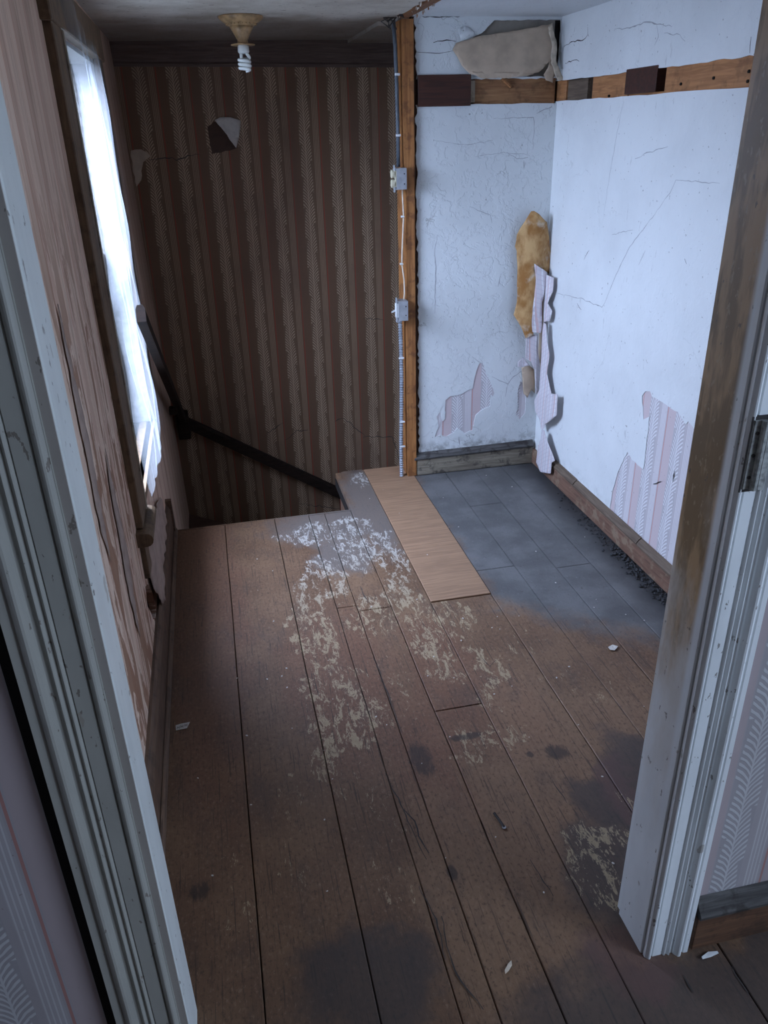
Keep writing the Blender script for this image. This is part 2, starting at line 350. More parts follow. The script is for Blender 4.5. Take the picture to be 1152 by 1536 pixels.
def mat_trim(name, base, grime):
    t = NT(name); p = t.pos(); x, y, z = t.sep(p)
    n1 = t.noise(t.scale(p, (1, 1, 0.35)), 10, 4, 0.6)
    c = t.mix(t.ss(n1, 0.35, 0.75), base, tuple(k*0.86 for k in base))
    if grime:
        gn = t.noise(t.scale(p, (1.4, 1.4, 0.5)), 7, 5, 0.65)
        gn2 = t.noise(t.scale(p, (3, 3, 0.6)), 9, 4, 0.65)
        hh = t.add(z, t.mul(t.sub(gn, 0.5), 0.9))
        g = t.mul(t.mul(t.ss(hh, 0.74, 1.05), t.ss(y, 0.958, 0.972)), 0.93)
        gc = t.mix(t.ss(t.add(t.mul(gn2, 0.6), t.mul(t.noise(p, 5, 3), 0.4)), 0.46, 0.56), (0.085, 0.038, 0.011), (0.50, 0.31, 0.16))
        blis = t.ss(t.noise(t.scale(p, (1, 1.3, 0.7)), 95, 2), 0.62, 0.68)
        gc = t.mix(t.mul(blis, 0.6), gc, (0.50, 0.40, 0.28))
        c = t.mix(g, c, gc)
        yl = t.mul(t.ss(hh, 0.35, 0.95), t.ss(y, 0.958, 0.972))
        c = t.mix(t.mul(yl, 0.45), c, (0.42, 0.28, 0.13))
    chip = t.ss(t.noise(t.scale(p, (1.6, 1.6, 0.8)), 48, 3, 0.6), 0.67, 0.70)
    c = t.mix(t.mul(chip, 0.75), c, (0.13, 0.105, 0.085))
    chip2 = t.ss(t.noise(t.scale(t.vadd(p, (5, 5, 5)), (1, 1, 0.55)), 21, 3, 0.6), 0.695, 0.72)
    c = t.mix(t.mul(chip2, 0.55), c, (0.27, 0.23, 0.18))
    h = t.add(t.mul(n1, 0.3), t.mul(chip, -0.8))
    return t.principled(c, 0.42, t.bump(h, 0.3, 0.002), spec=0.4)
M_TRIM_R = mat_trim('chipped_lit_white_trim', (0.80, 0.83, 0.84), True)  # chipped paint, base raised so the colour carries the brighter light on this side
M_TRIM_L = mat_trim('shaded_white_trim', (0.36, 0.355, 0.32), False)  # same door paint in a darker copy, the left side's shade put in the colour
M_JAMB_L = mat_trim('white_jamb', (0.68, 0.71, 0.69), False)
M_TRIM_REVEAL = mat_trim('grey_brown_reveal', (0.34, 0.31, 0.28), False)
M_NEARWALL = mat_plain('near_room_plaster', (0.42, 0.41, 0.41), 0.8)
def mat_peel():
    t = NT('paper_underside'); p = t.pos()
    n1 = t.noise(t.scale(p, (1, 1, 0.6)), 15, 5, 0.6)
    c = t.mix(t.ss(n1, 0.35, 0.62), (0.32, 0.145, 0.040), (0.58, 0.36, 0.16))
    n2 = t.noise(t.vadd(p, (2, 5, 1)), 11, 4)
    c = t.mix(t.mul(t.ss(n2, 0.55, 0.68), 0.75), c, (0.66, 0.58, 0.46))
    return t.principled(c, 0.6, t.bump(n1, 0.25, 0.002), spec=0.3)
M_PEEL_TAN = mat_peel()
def mat_strip():
    t = NT('torn_striped_paper'); x, y, z = t.sep(t.pos())
    s = t.add(t.add(x, y), t.mul(z, 0.05))
    u = t.M('FRACT', t.mul(s, 42.0))
    c = t.mix(t.band(u, 0.0, 0.18), (0.60, 0.55, 0.58), (0.72, 0.71, 0.74))
    c = t.mix(t.band(t.M('FRACT', t.mul(s, 14.0)), 0.40, 0.47), c, (0.60, 0.44, 0.44))
    v = t.M('FRACT', t.add(t.mul(z, 45.0), t.mul(s, 30.0)))
    c = t.mix(t.mul(t.band(v, 0, 0.25), 0.35), c, (0.48, 0.45, 0.50))
    return t.principled(c, 0.65, spec=0.25)
M_STRIP = mat_strip()
M_SHEET_GREY = mat_plain('grey_paper_back', (0.55, 0.43, 0.32), 0.75, var=0.12, nscale=14)
M_LEFTPEEL = mat_plain('peeled_beige_paper', (0.43, 0.32, 0.27), 0.75, var=0.14, nscale=22)
def mat_film():
    t = NT('clear_plastic_film')
    tr = t.n('ShaderNodeBsdfTransparent'); tr.inputs[0].default_value = (0.94, 0.96, 1, 1)
    tl = t.n('ShaderNodeBsdfTranslucent'); tl.inputs[0].default_value = (0.85, 0.9, 0.95, 1)
    df = t.n('ShaderNodeBsdfDiffuse'); df.inputs[0].default_value = (0.7, 0.75, 0.8, 1)
    gl = t.n('ShaderNodeBsdfGlossy'); gl.inputs['Roughness'].default_value = 0.18
    n1 = t.noise(t.scale(t.pos(), (1, 40, 5)), 1.0, 4, 0.6, 0.5)
    bmp = t.bump(n1, 0.5, 0.004)
    for nd in (tl, df, gl): t.put(nd.inputs['Normal'], bmp)
    a = t.n('ShaderNodeMixShader'); a.inputs[0].default_value = 0.25
    t.t.links.new(tl.outputs[0], a.inputs[1]); t.t.links.new(df.outputs[0], a.inputs[2])
    b = t.n('ShaderNodeMixShader'); b.inputs[0].default_value = 0.13
    t.t.links.new(tr.outputs[0], b.inputs[1]); t.t.links.new(a.outputs[0], b.inputs[2])
    c = t.n('ShaderNodeMixShader'); c.inputs[0].default_value = 0.07
    t.t.links.new(b.outputs[0], c.inputs[1]); t.t.links.new(gl.outputs[0], c.inputs[2])
    t.t.links.new(c.outputs[0], t.out.inputs[0]); return t.m
M_FILM = mat_film()
def mat_glass():
    t = NT('window_glass')
    tr = t.n('ShaderNodeBsdfTransparent'); tr.inputs[0].default_value = (0.95, 0.97, 0.96, 1)
    gl = t.n('ShaderNodeBsdfGlossy'); gl.inputs['Roughness'].default_value = 0.05
    c = t.n('ShaderNodeMixShader'); c.inputs[0].default_value = 0.08
    t.t.links.new(tr.outputs[0], c.inputs[1]); t.t.links.new(gl.outputs[0], c.inputs[2])
    t.t.links.new(c.outputs[0], t.out.inputs[0]); return t.m
M_GLASS = mat_glass()

# ------------------------------------------------------------------ mesh helpers
def obj(name, bm, mat, parent=None, label=None, cat=None, group=None, kind=None, smooth=False):
    me = bpy.data.meshes.new(name); bm.to_mesh(me); bm.free()
    if smooth:
        for f in me.polygons: f.use_smooth = True
    if mat: me.materials.append(mat)
    o = bpy.data.objects.new(name, me); C.objects.link(o)
    if parent: o.parent = parent
    return tag(o, label, cat, group, kind)
def tag(o, label=None, cat=None, group=None, kind=None):
    for k, v in (('label', label), ('category', cat), ('group', group), ('kind', kind)):
        if v: o[k] = v
    return o
def empty(name, loc=(0, 0, 0), **kw):
    o = bpy.data.objects.new(name, None); C.objects.link(o); o.location = loc; o.empty_display_size = 0.05
    bpy.context.view_layer.update()
    return tag(o, **kw)
def shift(o, root):   # keep world coordinates under an empty that is not at the origin
    o.matrix_parent_inverse = Matrix.Translation(-root.location); return o
def bx(bm, x0, x1, y0, y1, z0, z1, bev=0.0):
    vs = [bm.verts.new(p) for p in ((x0, y0, z0), (x1, y0, z0), (x1, y1, z0), (x0, y1, z0), (x0, y0, z1), (x1, y0, z1), (x1, y1, z1), (x0, y1, z1))]
    fs = [bm.faces.new([vs[i] for i in q]) for q in ((0, 3, 2, 1), (4, 5, 6, 7), (0, 1, 5, 4), (1, 2, 6, 5), (2, 3, 7, 6), (3, 0, 4, 7))]
    if bev:
        es = list({e for f in fs for e in f.edges})
        bmesh.ops.bevel(bm, geom=es, offset=bev, segments=1, affect='EDGES')
    return bm
def box(*a, bev=0.0): return bx(bmesh.new(), *a, bev=bev)
def prism(bm, prof, fn0, fn1, cap=True):
    """profile points through fn0 and fn1 (start and end rings)"""
    a = [bm.verts.new(fn0(*p)) for p in prof]; b = [bm.verts.new(fn1(*p)) for p in prof]; n = len(prof)
    for i in range(n): bm.faces.new((a[i], a[(i+1) % n], b[(i+1) % n], b[i]))
    if cap: bm.faces.new(a[::-1]); bm.faces.new(b)
    bmesh.ops.recalc_face_normals(bm, faces=bm.faces[:])
    return bm
def tube(bm, pts, r, seg=8, cap=True, rfn=None):
    pts = [Vector(p) for p in pts]; rings = []
    for i, p in enumerate(pts):
        d = (pts[min(i+1, len(pts)-1)]-pts[max(i-1, 0)]).normalized()
        a = d.orthogonal() if abs(d.z) < 0.99 else Vector((1, 0, 0)); a = (Vector((0, 0, 1)) if abs(d.z) < 0.9 else Vector((0, 1, 0))).cross(d).normalized()
        b = d.cross(a); rr = rfn(i) if rfn else r
        rings.append([bm.verts.new(p+(a*math.cos(k*2*math.pi/seg)+b*math.sin(k*2*math.pi/seg))*rr) for k in range(seg)])
    for q, s in zip(rings, rings[1:]):
        for k in range(seg): bm.faces.new((q[k], q[(k+1) % seg], s[(k+1) % seg], s[k]))
    if cap: bm.faces.new(rings[0][::-1]); bm.faces.new(rings[-1])
    return bm
def lathe(bm, prof, cx, cy_, seg=28):
    rings = [[bm.verts.new((cx+r*math.cos(k*2*math.pi/seg), cy_+r*math.sin(k*2*math.pi/seg), z)) for k in range(seg)] for r, z in prof]
    for q, s in zip(rings, rings[1:]):
        for k in range(seg): bm.faces.new((q[k], q[(k+1) % seg], s[(k+1) % seg], s[k]))
    bm.faces.new(rings[0]); bm.faces.new(rings[-1]); bmesh.ops.recalc_face_normals(bm, faces=bm.faces[:])
    return bm
def ragged(loop, step=0.012, amp=0.004, seed=0, closed=True):
    rr = random.Random(seed); out = []; n = len(loop)
    for i in range(n if closed else n-1):
        a, b = Vector(loop[i]), Vector(loop[(i+1) % n]); L = (b-a).length; k = max(1, int(L/step))
        nv = Vector((-(b-a).y, (b-a).x)); nv = nv/L if L else nv
        for j in range(k):
            q = a+(b-a)*(j/k)
            if j: q = q+nv*rr.uniform(-amp, amp)
            out.append((q.x, q.y))
    if not closed: out.append(tuple(loop[-1]))
    return out
def in_poly(lp, x, y):
    c = False; j = len(lp)-1
    for i in range(len(lp)):
        xi, yi = lp[i]; xj, yj = lp[j]
        if (yi > y) != (yj > y) and x < (xj-xi)*(y-yi)/(yj-yi)+xi: c = not c
        j = i
    return c
def panel(outer, holes, to3, depth, extra_step=None):
    """a skin of plaster or paint with torn holes; to3(u, v, d): d is how far behind the face"""
    bm = bmesh.new(); vs = []; es = []
    for lp in [outer]+holes:
        k = len(vs); n = len(lp); vs += [Vector(p) for p in lp]; es += [(k+i, k+(i+1) % n) for i in range(n)]
    V, E, Fc, *_ = delaunay_2d_cdt(vs, es, [], 0, 1e-5)
    bv = [bm.verts.new(to3(p.x, p.y, 0)) for p in V]
    for f in Fc:
        c = (V[f[0]]+V[f[1]]+V[f[2]])/3
        if not in_poly(outer, c.x, c.y) or any(in_poly(h, c.x, c.y) for h in holes): continue
        try: bm.faces.new([bv[i] for i in f])
        except ValueError: pass
    for lp in [outer]+holes:
        a = [bm.verts.new(to3(p[0], p[1], 0)) for p in lp]; b = [bm.verts.new(to3(p[0], p[1], depth)) for p in lp]; n = len(lp)
        for i in range(n): bm.faces.new((a[i], a[(i+1) % n], b[(i+1) % n], b[i]))
    bmesh.ops.remove_doubles(bm, verts=bm.verts[:], dist=1e-5)
    bmesh.ops.recalc_face_normals(bm, faces=bm.faces[:])
    return bm
def sheet(outline, to3, bulge, step=0.02):
    """a thin curled sheet with a traced outline; bulge(u, v) lifts it off its plane"""
    us = [p[0] for p in outline]; vv = [p[1] for p in outline]
    vs = [Vector(p) for p in outline]; n = len(vs); es = [(i, (i+1) % n) for i in range(n)]
    u = min(us)+step/2
    inside = lambda x, y: in_poly(outline, x, y)
    while u < max(us):
        v = min(vv)+step/2
        while v < max(vv):
            if inside(u, v): vs.append(Vector((u+random.uniform(-.1, .1)*step, v+random.uniform(-.1, .1)*step)))
            v += step
        u += step
    V, E, Fc, *_ = delaunay_2d_cdt(vs, es, [], 0, 1e-6)
    Fc = [f for f in Fc if inside(*((V[f[0]]+V[f[1]]+V[f[2]])/3))]
    bm = bmesh.new(); bv = [bm.verts.new(to3(p.x, p.y, bulge(p.x, p.y))) for p in V]
    for f in Fc:
        try: bm.faces.new([bv[i] for i in f])
        except ValueError: pass
    return bm
def solid(o, t=0.0012):
    md = o.modifiers.new('thickness', 'SOLIDIFY'); md.thickness = t; md.offset = 0; return o
def ribbon(pts, to3, width, seed=0, wob=0.004, lift=0.0006):
    """a crack: an uneven thin strip along a polyline on a wall"""
    rr = random.Random(seed); pl = ragged(pts, 0.018, wob, seed, closed=False); bm = bmesh.new(); prev = None
    for i, p in enumerate(pl):
        a = Vector(pl[max(i-1, 0)]); b = Vector(pl[min(i+1, len(pl)-1)]); d = (b-a).normalized(); nv = Vector((-d.y, d.x))
        t_ = i/(len(pl)-1); wd = width*(0.35+0.65*math.sin(math.pi*min(max(t_, .06), .94)))*rr.uniform(0.5, 1.2)
        c = Vector(p); q = [bm.verts.new(to3(*(c+nv*s*wd/2), -lift)) for s in (-1, 1)]
        if prev: bm.faces.new((prev[0], prev[1], q[1], q[0]))
        prev = q
    return bm
def to_back(u, v, d): return (u, YB+d, v)
def to_stair(u, v, d): return (u, YS+d, v)
def to_right(u, v, d): return (XR+d, u, v)
def to_left(u, v, d): return (XL-d, u, v)
def PB(l, y=YB): return [on_back(p, y) for p in l]
def PR(l): return [on_right(p) for p in l]
STR = 'structure'

# ------------------------------------------------------------------ floor, plank by plank
floor = obj('floor', box(-1.5, 2.3, -2.0, 0.9, -0.075, -0.03), M_UNDER, kind=STR)
bm = bmesh.new(); bx(bm, -0.29, 0.515, 0.9, 3.225, -0.075, -0.03); bx(bm, 0.515, 0.905, 0.9, 3.70, -0.075, -0.03); bx(bm, 0.905, XR, 0.9, 3.70, -0.075, -0.03)
obj('subfloor', bm, M_UNDER, floor)
SEAMS = [-0.288, -0.065, 0.160, 0.318, 0.393, 0.517, 0.668, 0.905, 1.068, 1.224, 1.372, 1.556]
JOINTS = {3: [2.44], 4: [2.995, 2.40], 5: [1.797], 6: [2.388], 7: [2.565], 8: [3.14], 9: [2.507]}
def plank(x0, x1, y0, y1, mat, top=0.0, ragk=0):
    g = 0.0013; rr = random.Random(int(x0*1000)+int(y0*77)); dz = rr.uniform(-0.0012, 0.0012)+top
    bm = bmesh.new(); n = max(2, int((y1-y0)/0.18)); L = []; Rr = []
    for i in range(n+1):
        y = y0+g+(y1-y0-2*g)*i/n
        wl = 0.0025*mnoise.noise((x0*9, y*3.1, 0)); wr = 0.0025*mnoise.noise((x1*9, y*3.1, 0))
        L.append((x0+g+wl, y)); Rr.append((x1-g+wr, y))
    loop = Rr+L[::-1]; b = 0.0016
    rings = []
    for ins, z in ((0, -0.028), (0, dz-b), (b, dz)):
        ring = []
        for i, (x, y) in enumerate(loop):
            xx = x-ins if i <= n else x+ins; yy = y
            if i in (0, 2*n+1): yy += ins
            if i in (n, n+1): yy -= ins
            ring.append(bm.verts.new((xx, yy, z)))
        rings.append(ring)
    k = len(loop)
    for q, s in zip(rings, rings[1:]):
        for i in range(k): bm.faces.new((q[i], q[(i+1) % k], s[(i+1) % k], s[i]))
    t = rings[-1]
    for i in range(n): bm.faces.new((t[i], t[i+1], t[k-2-i], t[k-1-i]))
    bmesh.ops.recalc_face_normals(bm, faces=bm.faces[:])
    return obj('plank', bm, mat, floor)
for i in range(len(SEAMS)-1):
    x0, x1 = SEAMS[i], SEAMS[i+1]
    end = 3.245 if x1 <= 0.52 else (3.70 if x1 < 0.91 else YB)
    cuts = [-2.0]+sorted(JOINTS.get(i, []))+[end]
    for a, b in zip(cuts, cuts[1:]):
        if i == 6 and a > 2.3:
            o = plank(x0, x1, a, b, M_PATCH, 0.004); o.name = 'floor_patch'; o['label'] = 'pale new plywood strip let into the boards'; continue
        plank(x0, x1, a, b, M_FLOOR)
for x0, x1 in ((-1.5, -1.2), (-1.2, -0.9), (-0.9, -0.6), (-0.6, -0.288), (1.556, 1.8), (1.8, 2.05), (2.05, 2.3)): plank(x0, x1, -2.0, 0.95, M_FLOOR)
# splits along the grain of the old boards
def to_floor(u, v, d): return (u, v, 0.0016-d*0.5)
for k, (l, wd) in enumerate([([(578, 1160), (605, 1215), (616, 1240), (640, 1290)], .004), ([(606, 1215), (622, 1232), (628, 1255), (643, 1280)], .005), ([(662, 1375), (670, 1420), (690, 1470), (725, 1515)], .004), ([(560, 985), (585, 1050), (603, 1100)], .003), ([(828, 1170), (850, 1205)], .003), ([(628, 1330), (655, 1380), (668, 1440)], .0035), ([(795, 1290), (830, 1345)], .003), ([(720, 985), (735, 1000), (745, 990)], .003), ([(1025, 1463), (1034, 1480), (1040, 1490)], .004), ([(1098, 1450), (1112, 1475), (1122, 1490)], .004), ([(470, 1010), (478, 1045)], .003), ([(540, 880), (552, 905)], .004)]):
    obj('split', ribbon([on_floor(q) for q in l], to_floor, wd, 300+k, 0.003, lift=0.0), M_CRACK, floor)
# rounded nosings at the stair head
def half_round(z0, z1, out, seg=6):
    c = (z0+z1)/2; r = (z1-z0)/2
    return [(0, z1)]+[(out-r+r*math.cos(a), c+r*math.sin(a)) for a in [math.pi/2-math.pi*k/seg for k in range(seg+1)]]+[(0, z0)]
pr = half_round(-0.03, 0.001, 0.022)
o = obj('stair_nosing', prism(bmesh.new(), pr, lambda a, z: (-0.288, 3.243+a, z), lambda a, z: (0.53, 3.243+a, z)), M_FLOOR, floor)
o = obj('stair_nosing', prism(bmesh.new(), [(-a, z) for a, z in pr], lambda a, z: (0.552+a, 3.25, z), lambda a, z: (0.552+a, 3.67, z)), M_FLOOR, floor)
bm = bmesh.new()   # rounded corner of the upper board
loop = [(0.552, 3.66)]+[(0.575+0.045*math.cos(a), 3.665+0.045*math.sin(a)) for a in [math.pi-math.pi/2*k/6 for k in range(7)]]+[(0.66, 3.708), (0.66, 3.66)]
prism(bm, loop, lambda a, b: (a, b, -0.03), lambda a, b: (a, b, 0.001)); obj('stair_nosing', bm, M_FLOOR, floor)
o = obj('stair_nosing', prism(bmesh.new(), pr, lambda a, z: (0.57, 3.69+a, z), lambda a, z: (0.9, 3.69+a, z)), M_PATCH, floor)
obj('fascia_board', box(-0.288, 0.548, 3.235, 3.255, -0.30, -0.031), M_FASCIA, floor)
obj('fascia_board', box(0.535, 0.555, 3.255, 3.69, -0.30, -0.031), M_FASCIA, floor)
obj('fascia_board', box(0.555, 1.7, 3.665, 3.69, -0.30, -0.031), M_FASCIA, floor)

# ------------------------------------------------------------------ winding stair below the floor edge
stair = empty('staircase', (0.1, 3.8, -0.9), kind=STR)
piv = (0.56, 3.68)
def tread(loop, z):
    bm = prism(bmesh.new(), loop, lambda a, b: (a, b, z-0.03), lambda a, b: (a, b, z)); shift(obj('tread', bm, M_TREAD, stair), stair)
tread([(-0.30, 3.256), (0.53, 3.256), (0.53, 3.46), (-0.30, 3.62)], -0.24)
tread([(-0.30, 3.56), (0.53, 3.44), (0.56, 3.70), (-0.30, 4.43)], -0.48)
tread([(-0.30, 4.38), (0.53, 3.70), (0.60, 3.70), (0.52, 4.43), (-0.30, 4.43)], -0.72)
for k in range(4): tread([(0.50+0.25*k, 3.70), (0.77+0.25*k, 3.70), (0.77+0.25*k, 4.43), (0.46+0.25*k, 4.43)], -0.96-0.22*k)

# ------------------------------------------------------------------ walls of the hall
# stairwell wall with its papered face
def lean(x, z): return x
outer = [(-0.42, -2.4), (2.2, -2.4), (2.2, 2.06), (-0.42, 2.06)]
hole = ragged(PB([(311, 190), (322, 182), (352, 206), (356, 222), (345, 226), (318, 231)], YS), 0.02, 0.003, 3)
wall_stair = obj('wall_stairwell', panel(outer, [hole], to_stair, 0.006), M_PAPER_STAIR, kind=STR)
obj('backing', box(-0.45, 2.2, YS+0.006, YS+0.08, -2.4, 2.06), M_BROWNCOAT, wall_stair)
flap = ragged(PB([(322, 180), (330, 176), (345, 176), (361, 181), (359, 200), (354, 222), (348, 214), (336, 197)], YS), 0.02, 0.002, 5)
o = solid(obj('torn_flap', sheet(flap, to_stair, lambda u, v: -0.012-0.05*max(0, 1.66-v), 0.02), M_SCRAP, wall_stair, smooth=True)); o['label'] = 'pale curled paper flap'
tear2 = ragged(PB([(196, 226), (212, 224), (226, 234), (215, 243), (212, 270), (205, 280), (199, 250)], YS), 0.02, 0.004, 6)
solid(obj('torn_flap', sheet(tear2, to_stair, lambda u, v: -0.006, 0.03), M_SHEET_GREY, wall_stair))
for k, l in enumerate([[(600, 690), (588, 655), (548, 655), (545, 656)], [(517, 628), (548, 655)], [(503, 632), (517, 628)], [(400, 650), (425, 634)], [(428, 660), (445, 645), (462, 645)], [(225, 240), (270, 238), (300, 232)], [(545, 100), (525, 72), (524, 110)], [(575, 480), (545, 478)], [(450, 755), (520, 765)]]):
    obj('crack', ribbon(PB(l, YS), to_stair, 0.005, k, 0.008), M_CRACK, wall_stair)
# cornice of the stairwell wall
prof = [(0, 1.90), (0.008, 1.90), (0.012, 1.912), (0.008, 1.92), (0.012, 1.935), (0.020, 1.95), (0.030, 1.962), (0.030, 1.974), (0.040, 1.985), (0.040, 2.06), (0, 2.06)]
obj('trim_1', prism(bmesh.new(), prof, lambda a, z: (-0.36, YS-0.0005-a, z+0.0), lambda a, z: (1.7, YS-0.0005-a, z-0.028)), mat_wood('brown_papered_cornice', (0.15, 0.105, 0.085), (0.09, 0.06, 0.05), 'x', 0.7), kind=STR)

# white back wall: thick partition; plaster skin in an upper and a lower panel, nailing board between
rz0, rz1 = 1.687, 1.777
patch1 = PB([(652, 656), (658, 640), (655, 625), (660, 618), (664, 632), (668, 628), (668, 600), (676, 594), (690, 592), (705, 584), (709, 583), (712, 565), (719, 545), (725, 544), (729, 560), (738, 578), (742, 590), (740, 595), (736, 592), (735, 610), (722, 615), (714, 622), (709, 645), (697, 650), (692, 646), (686, 642), (680, 650), (668, 655), (662, 652)])
patch2 = PB([(776, 590), (780, 572), (786, 575), (789, 600), (788, 620), (779, 629), (774, 622), (777, 608)])
out_lo = ragged([(1.565, -0.02), (1.565, 1.683), (0.928, 1.688)], 0.05, 0.002, 1, False)[:-1]+ragged([(0.928, 1.688), (0.936, -0.02)], 0.016, 0.006, 2, False)
wall_back = obj('wall_back', panel(out_lo, [ragged(patch1, 0.010, 0.002, 11), ragged(patch2, 0.010, 0.002, 12)], to_back, 0.012), M_WHITE, kind=STR)
hole_up = PB([(700, 74), (704, 60), (722, 50), (742, 30), (790, 26), (846, 27), (848, 60), (849, 118), (836, 122), (722, 121), (706, 104)])
hole_up = [(min(u, 1.556), min(max(v, rz1+0.008), 1.992)) for u, v in hole_up]
out_up = ragged([(0.930, 1.782), (1.565, 1.778)], 0.02, 0.003, 21, False)+[(1.565, 2.03)]+ragged([(0.925, 2.03), (0.930, 1.782)], 0.016, 0.005, 22, False)[:-1]
obj('upper_plaster', panel(out_up, [ragged(hole_up, 0.015, 0.002, 23)], to_back, 0.012), M_WHITE, wall_back)
obj('paper_layer', box(0.95, 1.565, YB+0.003, YB+0.010, 0, 1.5), M_PAPER_BACK, wall_back)
obj('partition_core', box(0.945, 1.75, YB+0.036, YB+0.12, -0.3, 2.03), M_BROWNCOAT, wall_back)
obj('lath_layer', box(1.0, 1.565, YB+0.012, YB+0.036, 1.78, 2.03), M_SUBSTRATE, wall_back)
obj('lath_layer', box(0.945, 1.565, YB+0.012, YB+0.036, -0.02, 1.683), M_BROWNCOAT, wall_back)
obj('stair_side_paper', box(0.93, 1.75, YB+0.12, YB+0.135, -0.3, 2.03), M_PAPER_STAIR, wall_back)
obj('corner_gap', box(1.534, 1.565, YB+0.0095, YB+0.0118, 1.79, 1.99), M_BLACK, wall_back)
for k, (l, wd, mm) in enumerate([([(747, 430), (752, 410)], .004, M_CRACK_SOFT), ([(652, 470), (654, 400), (652, 375), (656, 352)], .005, M_CRACK_SOFT), ([(705, 310), (735, 322), (738, 335)], .004, M_CRACK_SOFT), ([(760, 228), (775, 238), (792, 236)], .004, M_CRACK_SOFT), ([(712, 235), (755, 228), (790, 232)], .003, M_CRACK_SOFT), ([(650, 210), (700, 217), (740, 210)], .003, M_CRACK_SOFT), ([(650, 64), (670, 60), (684, 62)], .004, M_CRACK), ([(625, 78), (660, 80), (680, 76)], .003, M_CRACK), ([(738, 565), (755, 573), (762, 576), (770, 565), (786, 555)], .005, M_CRACK_SOFT), ([(762, 576), (758, 595)], .004, M_CRACK_SOFT), ([(708, 535), (722, 545)], .004, M_CRACK_SOFT), ([(688, 655), (690, 668)], .003, M_CRACK), ([(622, 24), (660, 26), (700, 24)], .004, M_CRACK), ([(805, 170), (828, 160)], .004, M_CRACK_SOFT), ([(740, 178), (800, 176), (801, 190), (799, 225)], .003, M_CRACK_SOFT)]):
    obj('crack', ribbon(PB(l), to_back, wd, 40+k, 0.003), mm, wall_back)

# right wall with its torn paper and nailing board
out_lo = ragged([(1.045, -0.02), (1.045, 1.675), (3.60, 1.690)], 0.06, 0.002, 31, False)+[(3.60, -0.02)]
pr_ = PR([(963, 594), (968, 587), (975, 587), (978, 595), (999, 607), (1007, 613), (1017, 618), (1029, 637), (1032, 632), (1042, 645)])+[(1.75, 0.34), (1.75, 0.05), (2.72, 0.05)]+PR([(915, 760), (918, 740), (927, 707), (941, 678), (948, 690), (965, 704), (969, 672), (974, 625), (965, 629)])
wall_right = obj('wall_right', panel(out_lo, [ragged(pr_, 0.02, 0.0025, 32)], to_right, 0.010), M_WHITE_SMOOTH, kind=STR)
out_up = ragged([(1.045, 1.752), (3.60, 1.768)], 0.04, 0.003, 33, False)+[(3.60, 2.03), (1.045, 2.03)]
obj('upper_plaster', panel(out_up, [], to_right, 0.010), M_WHITE_SMOOTH, wall_right)
obj('paper_layer', box(XR+0.0025, XR+0.009, 1.1, 3.3, 0.0, 1.0), M_PAPER_RIGHT, wall_right)
obj('wall_core', box(XR+0.034, XR+0.12, 1.045, 3.7, -0.02, 2.03), M_BROWNCOAT, wall_right)
obj('lath_layer', box(XR+0.010, XR+0.034, 1.045, 3.7, -0.02, 1.675), M_BROWNCOAT, wall_right)
for k, (l, wd, mm) in enumerate([([(836, 440), (870, 447), (903, 461), (910, 448), (930, 400), (945, 370), (968, 340), (1005, 290), (1014, 270)], .004, M_CRACK_SOFT), ([(1014, 270), (1080, 275)], .003, M_CRACK_SOFT), ([(934, 155), (928, 190), (915, 260), (905, 325)], .003, M_CRACK_SOFT), ([(918, 352), (950, 345)], .003, M_CRACK_SOFT), ([(953, 238), (975, 228), (1002, 220)], .0035, M_CRACK_SOFT), ([(846, 70), (860, 62), (875, 60), (882, 52), (882, 40)], .004, M_CRACK), ([(848, 95), (862, 90), (869, 92)], .004, M_CRACK), ([(922, 44), (945, 42), (970, 33), (990, 36), (1008, 40)], .005, M_CRACK_SOFT), ([(985, 36), (988, 55), (982, 68)], .003, M_CRACK_SOFT), ([(996, 50), (1020, 52), (1028, 62)], .003, M_CRACK_SOFT), ([(1125, 80), (1127, 55)], .004, M_CRACK), ([(876, 390), (884, 375)], .003, M_CRACK), ([(958, 398), (968, 376)], .003, M_CRACK_SOFT), ([(866, 455), (872, 465)], .003, M_CRACK), ([(1027, 388), (1030, 396)], .004, M_CRACK), ([(980, 726), (992, 722)], .004, M_CRACK), ([(1009, 722), (1012, 706)], .005, M_CRACK)]):
    obj('crack', ribbon(PR(l), to_right, wd, 80+k, 0.003), mm, wall_right)

# exposed nailing boards, each piece a board
trim_b = empty('trim_2', (1.25, YB, 1.73), kind=STR)
def piece(par, bmx, mat, label=None):
    o = shift(obj('board', bmx, mat, par), par)
    if label: o['label'] = label
    return o
def bspan(p0, p1): return on_back((p0, 140))[0], on_back((p1, 140))[0]
a, b = bspan(624, 705); piece(trim_b, box(a+0.006, b, YB-0.014, YB+0.034, 1.680, 1.797, bev=0.002), M_DARKBLOCK, 'dark red brown block')
a2, b2 = bspan(706, 713); piece(trim_b, box(a2, b2, YB+0.004, YB+0.034, rz0+0.006, rz1-0.002, bev=0.001), M_CASING_EDGE)
a2, b2 = bspan(712, 831); piece(trim_b, box(a2, b2+0.01, YB+0.012, YB+0.034, 1.68, 1.785, bev=0.002), M_RAILX)
bm = bmesh.new(); q = [on_back((754, 118), YB-.01), on_back((768, 130), YB-.01)]
tube(bm, [(q[0][0], YB-0.004, q[0][1]), (q[1][0], YB+0.004, q[1][1])], 0.006, 5); piece(trim_b, bm, M_RAILY)
trim_r = empty('trim_3', (XR, 2.9, 1.73), kind=STR)
def rspan(p0, p1): return on_right((p1, 135))[0], on_right((p0, 135))[0]
